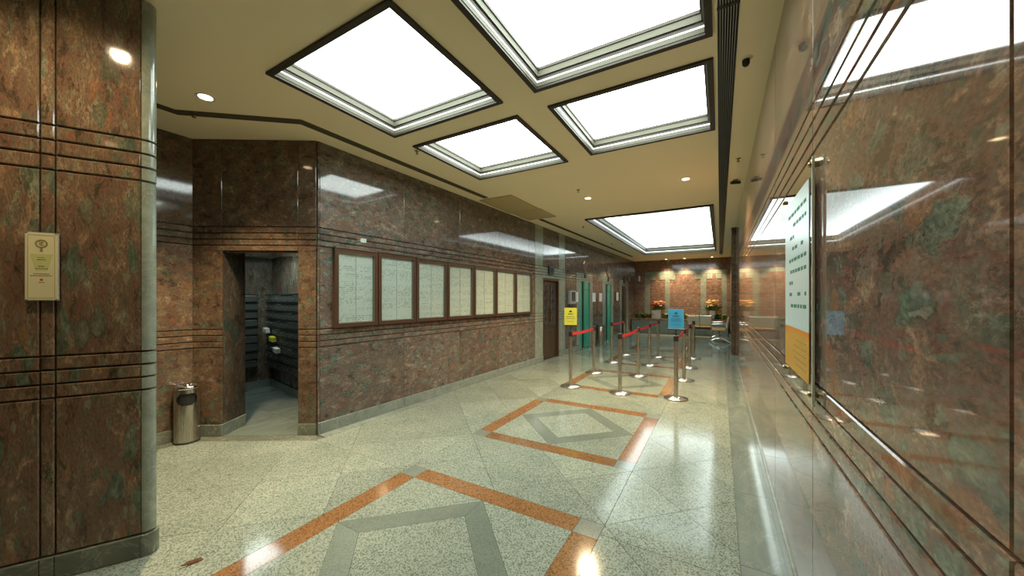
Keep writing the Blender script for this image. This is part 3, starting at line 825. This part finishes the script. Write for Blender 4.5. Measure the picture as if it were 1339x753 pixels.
# ---- doors in the left wall
LnL, angL = wall_frame(LA, LB)
def lpt(s, y=0.0, z=0.0):
    return (LA[0] + s * math.cos(angL) - y * math.sin(angL), LA[1] + s * math.sin(angL) + y * math.cos(angL), z)
def in_left(s, y=0.0, z=0.0): return dict(loc=lpt(s, y, z), rz=angL)
d = doors[0]; wd = d[1] - d[0]
dr = bpy.data.objects.new('door_1', None); col.objects.link(dr); dr.location = lpt(d[0], 0.0); dr.rotation_euler = (0, 0, angL); dr['kind'] = 'structure'
bm = bmesh.new(); box(bm, 0, 0.05, -0.02, 0.12, 0, 2.02); box(bm, wd - 0.05, wd, -0.02, 0.12, 0, 2.02); box(bm, 0.05, wd - 0.05, -0.02, 0.12, 1.96, 2.02)
obj('door_frame', bm, M['bronze'], dr)
for k in range(2):
    x0 = 0.05 + k * (wd - 0.1) / 2; x1 = x0 + (wd - 0.1) / 2
    lf = obj('door_leaf', cbox(x0 + 0.003, x1 - 0.003, 0.04, 0.08, 0.01, 1.955, 0.004), M['bronze2'], dr)
    obj('dark_glass', B(x0 + 0.06, x1 - 0.06, 0.032, 0.04, 0.85, 1.85), M['screen'], lf)
    obj('kick_panel', slab(x0 + 0.06, x1 - 0.06, 0.10, 0.72, 0.012, 0.006), M['bronze2'], lf).location = (0, 0.04, 0)
    bm = bmesh.new(); xm = (x0 + x1) / 2; hw = (x1 - x0) / 2 - 0.08
    for zc in (1.0, 1.22, 1.44, 1.66):
        for sg in (-1, 1):
            pts = [(xm + sg * hw * (0.5 + 0.45 * math.cos(a) * (1 - a / 9)), 0.028, zc + 0.09 * math.sin(a) * (1 - a / 9)) for a in [0.5 * j for j in range(12)]]
            tube(bm, pts, 0.007, 5)
    tube(bm, [(xm, 0.028, 0.87), (xm, 0.028, 1.84)], 0.008, 6)
    obj('scroll_grille', bm, M['bronze'], lf)
    h = obj('handle', tube(bmesh.new(), [(x1 - 0.03 if k == 0 else x0 + 0.03, 0.01, 0.95), (x1 - 0.03 if k == 0 else x0 + 0.03, 0.01, 1.25)], 0.01, 8), M['brass'], lf)
def lift(n, d, black):
    wd = d[1] - d[0]
    dr = bpy.data.objects.new('door_%d' % n, None); col.objects.link(dr); dr.location = lpt(d[0], 0.0); dr.rotation_euler = (0, 0, angL); dr['kind'] = 'structure'
    bm = bmesh.new(); box(bm, 0, 0.03, -0.022, 0.16, 0, 2.08); box(bm, wd - 0.03, wd, -0.022, 0.16, 0, 2.08); box(bm, 0.03, wd - 0.03, -0.022, 0.16, 2.04, 2.08)
    obj('door_frame', bm, M['green'], dr)
    m1 = M['teal'] if n != 4 else M['bronze2']
    x = [0.03, 0.03 + (wd - 0.06) * 0.38, wd - 0.03]
    obj('door_leaf', cbox(x[0], x[1] - black, 0.02, 0.05, 0.0, 2.04, 0.004), m1, dr)
    obj('door_leaf', cbox(x[1] + black, x[2], 0.01, 0.05, 0.0, 2.04, 0.004), m1, dr)
    obj('door_gap', B(x[1] - black, x[1] + black, 0.0, 0.04, 0, 2.04), M['black'], dr)
    obj('transom_line', B(x[1] + black, x[2], 0.006, 0.01, 1.78, 1.80), M['teal_dark'] if n != 4 else M['bronze'], dr)
    obj('sill_plate', B(0, wd, -0.03, 0.14, 0, 0.006), M['steel'], dr)
lift(2, doors[1], 0.05); lift(3, doors[2], 0.03); lift(4, doors[3], 0.02)

# lift surroundings
def wall_item(name, label, cat, s, z, group=None):
    return thing(name, label, cat, lpt(s, -0.022, z), angL, group)
def sw(px): return sL(px)
t = wall_item('indicator_box', 'small dark floor indicator box above the bronze door', 'indicator', sw(718.5), 2.22)
obj('case', cbox(-0.14, 0.14, -0.05, 0, -0.10, 0.10, 0.006), M['rubber'], t); obj('display', B(-0.09, 0.09, -0.054, -0.05, -0.06, 0.06), M['screen'], t)
t = wall_item('display_box', 'grey wall box with dark screen between bronze door and teal lift', 'box', sw(745), 1.55)
obj('case', cbox(-0.22, 0.22, -0.09, 0, -0.19, 0.19, 0.012), M['greyplastic'], t)
obj('screen', slab(-0.13, 0.13, -0.11, 0.15, 0.008, 0.002), M['screen'], t).location = (0, -0.09, 0)
for i, (px, lb) in enumerate(((752.5, 'white notice sheet just left of the nearer teal lift'), (775.8, 'white notice sheet just right of the nearer teal lift'), (784.5, 'white notice sheet between the lifts, nearer the far one'))):
    t = wall_item('notice_sheet', lb, 'notice', sw(px), 1.56, 'white notices by the lifts')
    obj('sheet', B(-0.15, 0.15, -0.006, 0, -0.145, 0.145), M['white'], t)
    bm = bmesh.new()
    for k in range(7): box(bm, -0.11, 0.04 + 0.07 * random.random(), -0.0075, -0.006, 0.10 - k * 0.032, 0.108 - k * 0.032)
    o = obj('lettering', bm, M['greyplastic'], t)
t = wall_item('call_panel', 'slim bronze call button panel between the two teal lifts', 'panel', sw(780.3), 1.22)
obj('plate', cbox(-0.05, 0.05, -0.012, 0, -0.30, 0.30, 0.003), M['brass'], t)
for z in (-0.06, 0.06):
    b = obj('button', lathe([(0.02, 0), (0.02, 0.008), (0, 0.01)], 12), M['redprint'], t, (0, -0.012, z)); b.rotation_euler = (PI / 2, 0, 0)
for px, lb in ((764, 'round pinkish hall lantern plate above the nearer teal lift'), (794.5, 'round pinkish hall lantern plate above the farther teal lift')):
    t = wall_item('lantern_plate', lb, 'lantern', sw(px), 2.52, 'hall lanterns above the lifts')
    o = obj('plate', lathe([(0.20, 0), (0.20, 0.02), (0.16, 0.03), (0, 0.03)], 24), M['marble_back'], t); o.rotation_euler = (PI / 2, 0, 0)
    obj('indicator', cbox(-0.06, 0.06, -0.03, 0, -0.37, -0.24, 0.004), M['rubber'], t)
t = wall_item('indicator_box', 'tiny dark sign above the farthest dark door', 'sign', sw(815.5), 2.25); obj('case', cbox(-0.12, 0.12, -0.05, 0, -0.09, 0.12, 0.006), M['rubber'], t); obj('arrow', cbox(-0.03, 0.03, -0.04, 0, 0.12, 0.24, 0.006), M['rubber'], t)
t = wall_item('display_box', 'small framed notice right of the farther teal lift', 'notice', sw(805.5), 1.60); obj('case', cbox(-0.2, 0.2, -0.03, 0, -0.2, 0.2, 0.006), M['rubber'], t); obj('sheet', B(-0.15, 0.15, -0.034, -0.03, -0.16, 0.16), M['white'], t)
# tall litter bin by the lifts
def cyl_bin(label, loc, r, h, slot):
    t = thing('litter_bin', label, 'bin', loc, 0)
    return t
bp = (-3.42, 11.8)
t = cyl_bin('steel litter bin standing between the two teal lifts', (bp[0], bp[1], 0), 0, 0, 0)
obj('body', lathe([(0.13, 0.0), (0.135, 0.02), (0.135, 0.58), (0.125, 0.60)], 28), M['steel'], t, smooth=True)
obj('lid', lathe([(0.137, 0.60), (0.137, 0.635), (0.10, 0.65), (0.05, 0.64), (0, 0.64)], 28), M['steel_dark'], t)

# ---- directory boards
edges = [sL(p) for p in (432.5, 490, 540, 581, 616, 645, 671, 692.5)]
names = ['nearest, beside the mail room corner', 'second from the mail room corner', 'third from the mail room corner', 'in the middle of the row',
         'third from the far end', 'second from the far end', 'at the far end of the row']
for i in range(7):
    s0, s1 = edges[i] + 0.006, edges[i + 1] - 0.006
    wd = s1 - s0; zb, zt = 1.17, 2.09
    t = thing('directory_board', 'bronze framed board of printed tenant names, ' + names[i], 'board', lpt(s0, -0.022, zb), angL, 'framed directory boards on the left wall')
    hh = zt - zb + (0.012 if i == 1 else 0)
    bw = 0.045
    bm = bmesh.new()
    for (a, b_, c, e) in ((0, bw, 0, hh), (wd - bw, wd, 0, hh), (bw, wd - bw, 0, bw), (bw, wd - bw, hh - bw, hh)):
        box(bm, a, b_, -0.05, 0, c, e)
    obj('frame', bm, M['bronze'], t)
    bm = bmesh.new()
    for (a, b_, c, e) in ((bw, bw + 0.008, bw, hh - bw), (wd - bw - 0.008, wd - bw, bw, hh - bw), (bw, wd - bw, bw, bw + 0.008), (bw, wd - bw, hh - bw - 0.008, hh - bw)):
        box(bm, a, b_, -0.045, -0.012, c, e)
    obj('inner_bead', bm, M['bead'], t)
    obj('name_sheet', B(bw, wd - bw, -0.016, -0.008, bw, hh - bw), M['sheet'], t)
    obj('centre_rule', B(wd / 2 - 0.004, wd / 2 + 0.004, -0.02, -0.016, bw, hh - bw), M['greyplastic'], t)
    obj('top_lip', B(0.0, wd, -0.062, 0.0, hh, hh + 0.012), M['bead'], t)

# ---- plaque on the column
s0, s1 = face_s(41), face_s(82)
t = thing('plaque', 'cream certificate plaque with a round emblem on the left column', 'plaque', (Cs[0] + cdir.x * (s0 + s1) / 2, Cs[1] + cdir.y * (s0 + s1) / 2, 1.67), cang)
pw = (s1 - s0) / 2; ph = 0.175
obj('acrylic_back', cbox(-pw - 0.004, pw + 0.004, -0.046, -0.040, -ph - 0.004, ph + 0.004, 0.001), M['greyplastic'], t)
obj('card', B(-pw, pw, -0.050, -0.046, -ph, ph), M['cream'], t)
bm = bmesh.new()
for (a, b_, c, e) in ((-pw + 0.008, -pw + 0.0095, -ph + 0.01, ph - 0.01), (pw - 0.0095, pw - 0.008, -ph + 0.01, ph - 0.01), (-pw + 0.008, pw - 0.008, -ph + 0.01, -ph + 0.0115), (-pw + 0.008, pw - 0.008, ph - 0.0115, ph - 0.01)):
    box(bm, a, b_, -0.0508, -0.050, c, e)
obj('border_line', bm, M['gold'], t)
bm = bmesh.new(); zc = ph - 0.055
for k in range(24):
    a0, a1 = 2 * PI * k / 24, 2 * PI * (k + 1) / 24
    vs = [bm.verts.new((r * math.cos(a), y, zc + r * math.sin(a))) for y in (-0.050, -0.0515) for (r, a) in ((0.0165, a0), (0.022, a0), (0.022, a1), (0.0165, a1))]
    bm.faces.new(vs[4:8]); bm.faces.new((vs[0], vs[1], vs[5], vs[4])); bm.faces.new((vs[1], vs[2], vs[6], vs[5])); bm.faces.new((vs[2], vs[3], vs[7], vs[6])); bm.faces.new((vs[3], vs[0], vs[4], vs[7]))
box(bm, -0.003, 0.003, -0.0515, -0.050, zc - 0.038, zc - 0.018); box(bm, -0.006, 0.006, -0.0515, -0.050, zc - 0.041, zc - 0.036)
for q in range(3): box(bm, -0.008, 0.008 - 0.004 * (q % 2), -0.0515, -0.050, zc + 0.006 - q * 0.007, zc + 0.0085 - q * 0.007)
obj('round_emblem', bm, M['gold'], t)
bm = bmesh.new()
for z, a in ((0.045, 0.012), (0.034, 0.015), (0.0, 0.012), (-0.012, 0.022), (-0.040, 0.028), (-0.050, 0.038), (-0.085, 0.010)):
    x = -a
    while x < a: 
        w_ = 0.002 + 0.004 * random.random(); box(bm, x, min(x + w_, a), -0.0506, -0.050, z, z + 0.0035); x += w_ + 0.0016
obj('lettering', bm, M['ink'], t)
obj('pale_panel', poly_prism([(-0.04, 0), (0.04, 0), (0.02, -0.085), (-0.02, -0.085)], 0, 0.0003), mat('pale_green_print', (0.5, 0.52, 0.2), 0.5), t, (0, -0.0502, 0.065)).rotation_euler = (PI / 2, 0, 0)
o = obj('red_seal', lathe([(0.006, 0), (0.006, 0.0012), (0, 0.0012)], 12), M['redprint'], t, (0, -0.050, -0.069)); o.rotation_euler = (PI / 2, 0, 0)
for sx in (-1, 1):
    for sz in (-1, 1):
        o = obj('standoff', lathe([(0.005, 0), (0.005, 0.028), (0, 0.03)], 10), M['steel'], t, (sx * (pw - 0.004), -0.022, sz * (ph + 0.0))); o.rotation_euler = (PI / 2, 0, 0)

# ---- green notice glimpsed behind the column, on the entry wall
pn = None
t = thing('wall_notice', 'narrow dark framed notice with green print beside the left column', 'notice', (-4.975, 0.93, 1.72), 0)
obj('frame', cbox(0.0, 0.03, -0.08, 0.08, -0.5, 0.42, 0.004), M['rubber'], t)
obj('green_print', B(0.03, 0.034, -0.07, 0.07, -0.22, 0.1), M['green_sign'], t); obj('brown_print', B(0.03, 0.034, -0.07, 0.07, 0.12, 0.3), M['bronze2'], t)

# ---- ashtray bin by the mail room
bx_, by_ = ray(245, 3.80)
t = thing('ashtray_bin', 'slim brushed steel ashtray bin with a dark round mouth left of the mail room', 'bin', (bx_ + 0.02, by_ - 0.01, 0), math.atan2(-by_, -bx_))
r_ = 0.105; hh = 0.60
bm = bmesh.new(); seg = 96; zl = [0.0, 0.012, 0.40, 0.415, 0.43, 0.445, 0.46, 0.475, 0.49, 0.505, 0.52, 0.56]
gr_ = [[bm.verts.new((r_ * math.cos(2 * PI * (k - seg / 2) / seg), r_ * math.sin(2 * PI * (k - seg / 2) / seg), z)) for k in range(seg)] for z in zl]
for i in range(len(zl) - 1):
    zm = (zl[i] + zl[i + 1]) / 2
    for k in range(seg):
        a = 2 * PI * (k + 0.5 - seg / 2) / seg
        # mouth: rounded slot facing the hall
        dx_ = abs(a) * r_; dz_ = abs(zm - 0.462)
        if 0.40 < zm < 0.52 and dz_ < 0.056 and dx_ < 0.035 + math.sqrt(max(0.0, 0.056 ** 2 - dz_ ** 2)): continue
        bm.faces.new((gr_[i][k], gr_[i][(k + 1) % seg], gr_[i + 1][(k + 1) % seg], gr_[i + 1][k]))
obj('body', bm, M['steel'], t, smooth=True)
obj('inner_liner', lathe([(0.0, 0.02), (0.095, 0.02), (0.095, 0.55), (0.0, 0.55)], 24), M['black'], t)
obj('rim', lathe([(r_, 0.56), (r_ + 0.006, 0.565), (r_ + 0.006, 0.59), (r_ - 0.012, 0.60), (r_ - 0.02, 0.585), (0, 0.58)], 32), M['chrome'], t, smooth=True)
obj('foot_ring', lathe([(r_ + 0.004, 0.0), (r_ + 0.004, 0.018), (r_, 0.02)], 32), M['rubber'], t)
o = obj('ash_knob', lathe([(0.03, 0.58), (0.028, 0.60), (0.012, 0.61), (0, 0.61)], 16), M['chrome'], t, smooth=True)

# ---- queue posts
PH = 0.95
def make_post(label, loc, group='steel queue posts'):
    t = thing('queue_post', label, 'queue post', loc, 0, group)
    obj('base', lathe([(0, 0.0), (0.165, 0.0), (0.17, 0.006), (0.168, 0.016), (0.06, 0.03), (0.045, 0.036), (0, 0.036)], 32), M['steel'], t, smooth=True)
    obj('pole', lathe([(0.031, 0.03), (0.031, PH - 0.085)], 20), M['steel'], t, smooth=True)
    obj('belt_head', lathe([(0.033, PH - 0.085), (0.035, PH - 0.08), (0.035, PH - 0.008), (0.031, PH), (0, PH)], 20), M['rubber'], t)
    return t
rowsP = {'left': (-2.215, (5.83, 7.15, 8.54, 9.85)), 'middle': (-1.375, (5.81, 7.28, 8.57, 9.9)), 'right': (-0.57, (5.91, 7.32, 8.70, 10.1))}
ordn = ['first', 'second', 'third', 'last']
P0 = None; posts = {}
for rn, (x, ys_) in rowsP.items():
    for i, y in enumerate(ys_):
        lb = 'steel queue post with red belt, %s from the viewer in the %s row' % (ordn[i], rn)
        if i == 0: lb = {'left': 'steel queue post carrying the yellow notice', 'middle': 'nearest steel queue post of the middle row, with no notice', 'right': 'steel queue post carrying the blue notice'}[rn]
        if P0 is None: P0 = make_post(lb, (x, y, 0)); posts[rn, i] = P0
        else: posts[rn, i] = dup(P0, (x, y, 0), 0, lb)
def belt(a, b_, label):
    a, b_ = Vector(a), Vector(b_); d_ = (b_ - a).normalized(); n = Vector((-d_.y, d_.x, 0)) * 0.0015
    a2, b2 = a + d_ * 0.034, b_ - d_ * 0.034
    bm = bmesh.new(); prev = None; N = 10
    for k in range(N + 1):
        p = a2.lerp(b2, k / N); sag = -0.02 * 4 * (k / N) * (1 - k / N)
        vs = [bm.verts.new(p + n * s1_ + Vector((0, 0, s2_ + sag))) for s1_, s2_ in ((-1, -0.025), (1, -0.025), (1, 0.025), (-1, 0.025))]
        if prev:
            for j in range(4): bm.faces.new((prev[j], prev[(j + 1) % 4], vs[(j + 1) % 4], vs[j]))
        else: bm.faces.new(vs)
        prev = vs
    bm.faces.new(prev[::-1])
    tag(obj('queue_belt', bm, M['redbelt']), label, 'belt', 'red retractable belts')
zb = PH - 0.045
for rn, prs in (('left', ((0, 1), (2, 3))), ('middle', ((0, 1), (1, 2), (2, 3))), ('right', ((0, 1), (1, 2), (2, 3)))):
    x, ys_ = rowsP[rn]
    for a, b_ in prs:
        lb = 'red belt between the %s and %s posts of the %s row' % (ordn[a], ordn[b_], rn)
        belt((x, ys_[a], zb), (x, ys_[b_], zb), lb)
def sign(name, label, loc, paper, ink, rz):
    t = thing(name, label, 'sign', loc, rz)
    obj('stem', lathe([(0.009, 0.0), (0.009, 0.10)], 10), M['rubber'], t)
    obj('holder_lip', cbox(-0.108, 0.108, -0.012, 0.012, 0.085, 0.105, 0.003), M['rubber'], t)
    obj('back_plate', cbox(-0.108, 0.108, 0.0, 0.008, 0.10, 0.40, 0.002), M['greyplastic'], t)
    obj('sheet', B(-0.105, 0.105, -0.003, 0.0, 0.103, 0.40), paper, t)
    bm = bmesh.new()
    # small black emblem and lines of print
    lathe_pts = 10
    for k in range(3): box(bm, -0.014 - 0.006 * k, 0.014 + 0.006 * k, -0.0045, -0.003, 0.345 - 0.011 * k, 0.356 - 0.011 * k)
    for z, a, g in ((0.285, 0.045, 0.02), (0.245, 0.07, 0.012), (0.215, 0.075, 0.010), (0.165, 0.06, 0.006)):
        x = -a
        while x < a:
            w_ = 0.008 + 0.02 * random.random(); box(bm, x, min(x + w_, a), -0.0045, -0.003, z, z + g * 0.8); x += w_ + 0.005
    obj('lettering', bm, ink, t)
    return t
for rn, p, i_, nm, lb in (('left', 'yellow', 'ink', 'yellow_notice', 'yellow notice standing on the first post of the left row'), ('right', 'blue', 'blueink', 'blue_notice', 'blue notice standing on the first post of the right row')):
    x, ys_ = rowsP[rn]
    s_ = sign(nm, lb, (x, ys_[0], PH), M[p], M[i_], 0.33 if rn == 'left' else 0.06)

# ---- acrylic notice board on the right wall
yn, yf = 1.77, 2.45
t = thing('notice_board', 'clear acrylic notice board with white and orange sheets on the right wall', 'board', (RX - 0.022, yn, 0), 0)
obj('acrylic_sheet', cbox(-0.020, -0.014, 0.006, yf - yn, 1.085, 2.05, 0.001), M['acrylic'], t)
obj('polished_edge', cbox(-0.0215, -0.0125, 0.0, 0.006, 1.085, 2.05, 0.001), M['acrylic_edge'], t)
obj('notice_sheet', B(-0.0225, -0.0205, 0.05, yf - yn - 0.045, 1.36, 1.98), M['pale_paper'], t)
obj('orange_sheet', B(-0.0225, -0.0205, 0.05, yf - yn - 0.045, 1.16, 1.345), M['orange_paper'], t)
obj('orange_border', B(-0.0228, -0.0203, 0.05, yf - yn - 0.045, 1.345, 1.365), M['orange_strong'], t)
bm = bmesh.new()
for r in range(9):
    zc = 1.90 - r * 0.055
    y = 0.10
    while y < 0.48:
        w_ = 0.02 + 0.05 * random.random()
        if (r in (0, 4, 5, 8)) or random.random() < 0.4: box(bm, -0.0230, -0.0224, y, y + w_, zc, zc + 0.016)
        y += w_ + 0.02
obj('green_lettering', bm, M['greenink'], t)
bm = bmesh.new()
for r in range(5): box(bm, -0.0230, -0.0224, 0.10, 0.30 + 0.2 * random.random(), 1.31 - r * 0.028, 1.314 - r * 0.028)
obj('small_lettering', bm, M['gold'], t)
for y in (0.006, yf - yn - 0.03):
    for z in (1.13, 2.02):
        o = obj('standoff', lathe([(0.011, 0), (0.011, 0.028), (0.009, 0.032), (0, 0.032)], 16), M['brass'], t, (0, y + 0.008, z)); o.rotation_euler = (0, -PI / 2, 0)

# ---- planter along the far wall
PY = 16.65
pl = thing('planter', 'long marble planter along the far wall', 'planter', (-1.6, PY, 0))
x0, x1 = LEFT_E(PY) + 1.6 + 0.06, RX - 0.06 + 1.6
n = 5; w_ = (x1 - x0) / n
for k in range(n): obj('front_panel', slab(x0 + k * w_ + 0.002, x0 + (k + 1) * w_ - 0.002, 0.0, 0.56, 0.03, 0.004), M['plinth'], pl)
obj('rim', cbox(x0, x1, -0.05, 0.12, 0.56, 0.66, 0.006), M['marble_back'], pl)
obj('soil', B(x0, x1, 0.12, BACK_Y - PY - 0.03, 0.4, 0.60), M['soil'], pl)
def leaves(bm, n, rx, ry, rz, z0, lmin, lmax, wdt=0.3, up=0.5):
    for _ in range(n):
        a = random.uniform(0, 2 * PI); r = math.sqrt(random.random())
        base = Vector((rx * r * math.cos(a) * 0.5, ry * r * math.sin(a) * 0.5, z0 + random.random() * rz * 0.5))
        d_ = Vector((math.cos(a), math.sin(a), random.uniform(up * 0.4, up * 2.2))).normalized()
        L_ = random.uniform(lmin, lmax); s_ = Vector((-math.sin(a), math.cos(a), 0)) * L_ * wdt * 0.5
        m_ = base + d_ * L_ * 0.55; tip = base + d_ * L_ - Vector((0, 0, L_ * 0.25))
        v = [bm.verts.new(q) for q in (base, m_ - s_, tip, m_ + s_)]
        bm.faces.new((v[0], v[1], v[2])); bm.faces.new((v[0], v[2], v[3]))
def blooms(bm, n, rx, ry, z0, z1, r0, r1):
    for _ in range(n):
        a = random.uniform(0, 2 * PI); r = math.sqrt(random.random()); c = Vector((rx * r * math.cos(a), ry * r * math.sin(a), random.uniform(z0, z1)))
        R_ = random.uniform(r0, r1)
        top = bm.verts.new(c + Vector((0, 0, R_ * 0.5))); bot = bm.verts.new(c - Vector((0, 0, R_ * 0.5)))
        ring = [bm.verts.new(c + Vector((R_ * math.cos(q * PI / 4) * (1 if q % 2 else 0.6), R_ * math.sin(q * PI / 4) * (1 if q % 2 else 0.6), R_ * 0.2))) for q in range(8)]
        for q in range(8): bm.faces.new((top, ring[q], ring[(q + 1) % 8])); bm.faces.new((bot, ring[(q + 1) % 8], ring[q]))
def plant(label, x, m, wide, high, fl_=None, nleaf=120):
    t = thing('potted_plant', label, 'plant', (x, PY + 0.36, 0.60))
    bm = bmesh.new(); leaves(bm, nleaf, wide * 0.7, 0.35, high * 1.6, 0.01, 0.12, 0.24, 0.4); obj('foliage', bm, m, t)['kind'] = 'stuff'
    if fl_:
        bm = bmesh.new(); blooms(bm, 9, wide * 0.5, 0.2, high * 0.5, high, 0.03, 0.06); obj('flowers', bm, fl_, t)['kind'] = 'stuff'
for x, m, w2, hgt, f2, lb in ((-3.15, 'leaf', 0.5, 0.25, None, 'low dark green plant at the left end of the planter'),
                              (-2.75, 'leaf2', 0.4, 0.26, 'petal_y', 'yellowish leafed plant left of the orange bouquet'),
                              (-1.95, 'leaf', 0.45, 0.24, None, 'low green plant right of the orange bouquet'),
                              (-1.55, 'leaf', 0.45, 0.24, 'petal_r', 'low plant with red flowers behind the blue notice'),
                              (-1.15, 'leaf2', 0.4, 0.25, 'petal_r', 'yellow green plant left of the beige bench backs'),
                              (-0.75, 'leaf', 0.4, 0.22, 'petal_o', 'low plant with orange flowers behind the beige bench'),
                              (-0.2, 'leaf', 0.45, 0.22, None, 'low dark plant below the yellow bouquet'),
                              (0.05, 'leaf2', 0.4, 0.34, None, 'feathery yellow green plant at the right end of the planter')):
    plant(lb, x, M[m], w2, hgt, M[f2] if f2 else None)
def bouquet(label, x, petals, tall, wide):
    t = thing('flower_vase', label, 'vase of flowers', (x, PY + 0.33, 0.6))
    obj('vase', cbox(-0.10, 0.10, -0.10, 0.10, 0.0, 0.42, 0.008), M['vase'], t)
    bm = bmesh.new(); leaves(bm, 110, wide, wide * 0.8, 0.25, 0.40, 0.15, 0.30, 0.25, 0.9); obj('foliage', bm, M['leaf'], t)['kind'] = 'stuff'
    for p in petals:
        bm = bmesh.new(); blooms(bm, 22, wide * 0.75, wide * 0.5, 0.48, 0.48 + tall * 0.6, 0.04, 0.085); obj('flowers', bm, M[p], t)['kind'] = 'stuff'
    bm = bmesh.new()
    for k in range(9):
        a = -1.0 + k * 0.25; tube(bm, [(0, 0, 0.4), (0.10 * a, 0, 0.4 + tall * 0.55), (0.33 * wide * a * 2, 0.05 * math.sin(k * 3), 0.4 + tall * (1.0 - 0.25 * abs(a)))], 0.006, 4)
    obj('stems', bm, M['leaf2'], t)
fx = lambda px: ray(px, 1)[0] / ray(px, 1)[1] * (PY + 0.33)
bouquet('cream vase with a bushy orange bouquet, at the left of the planter', fx(861), ('petal_o', 'petal_p', 'petal_r'), 0.55, 0.34)
bouquet('cream vase with tall yellow and orange sprays, above the bench', fx(931.5), ('petal_y', 'petal_o', 'petal_p'), 0.62, 0.30)
o = cbox(-0.10, 0.10, -0.10, 0.10, 0.0, 0.40, 0.008)
tag(obj('flower_pot', o, M['vase'], None, (fx(855.5), PY + 0.30, 0.6)), 'empty cream square pot just left of the orange bouquet', 'pot')
# white plate light on far wall left
t = thing('wall_light', 'small upright white plate high on the far wall, left of the pilasters', 'light', (ray(836, 1)[0] / ray(836, 1)[1] * 17.37, 17.376, 2.45))
obj('plate', cbox(-0.04, 0.04, -0.04, 0, -0.12, 0.12, 0.005), M['white'], t)

# ---- waiting benches
def bench(label, loc, rz, n):
    t = thing('waiting_bench', label, 'bench', loc, rz, 'beam seats at the far end')
    W_ = n * 0.40
    for k in range(n):
        x = -W_ / 2 + k * 0.40
        bm = cbox(x + 0.012, x + 0.388, -0.24, 0.20, 0.40, 0.45, 0.015); obj('seat', bm, M['seat'], t)
        bm = cbox(x + 0.012, x + 0.388, 0.0, 0.045, 0.0, 0.36, 0.012)
        o = obj('backrest', bm, M['seatback'], t, (0, 0.21, 0.50)); o.rotation_euler = (-0.18, 0, 0)
    obj('beam', cbox(-W_ / 2, W_ / 2, -0.03, 0.03, 0.34, 0.40, 0.004), M['rubber'], t)
    bm = bmesh.new(); tube(bm, [(-W_ / 2 - 0.02, 0.30, 0.87), (W_ / 2 + 0.02, 0.30, 0.87)], 0.009, 8); obj('top_rail', bm, M['chrome'], t)
    for sx in (-1, 1):
        x = sx * (W_ / 2 + 0.02)
        bm = bmesh.new()
        arc = [(x, -0.30 + 0.05 * 0, 0.02)] + [(x, -0.30 + 0.62 * (j / 8), 0.02 + 0.14 * math.sin(PI * j / 8) ** 0.8) for j in range(1, 8)] + [(x, 0.34, 0.02)]
        tube(bm, arc, 0.018, 8); tube(bm, [(x, 0.0, 0.15), (x, 0.0, 0.38)], 0.018, 8)
        obj('leg', bm, M['chrome'], t)
        bm = bmesh.new()
        tube(bm, [(x, -0.20, 0.42), (x, -0.25, 0.55), (x, -0.20, 0.64), (x, 0.10, 0.66), (x, 0.24, 0.60), (x, 0.30, 0.88)], 0.014, 8)
        obj('armrest', bm, M['chrome'], t)
    return t
bench('two beige bench seats seen from behind, in front of the planter', (-0.67, 15.75, 0), PI, 2)
bench('tan bench seats with bright curved legs seen side on by the right wall', (-0.02, 14.75, 0), -PI / 2, 3)

# ---- wisp of dried brown litter on the floor by the left column
lx, ly = on_plane(252, 736, 0)
bm = bmesh.new()
for k in range(16):
    a = 0.9 + random.uniform(-0.35, 0.35); L_ = random.uniform(0.02, 0.06); ox, oy = random.uniform(-0.02, 0.02), random.uniform(-0.015, 0.015)
    tube(bm, [(ox - L_ * math.cos(a), oy - L_ * math.sin(a), 0.002), (ox, oy, 0.004 + 0.003 * random.random()), (ox + L_ * math.cos(a + 0.3), oy + L_ * math.sin(a + 0.3), 0.002)], 0.0018, 4)
tag(obj('dried_litter', bm, mat('dry_brown_fibre', (0.16, 0.075, 0.03), 0.8), None, (lx, ly, 0)), 'small wisp of dry brown litter on the pale floor by the left column', 'litter')
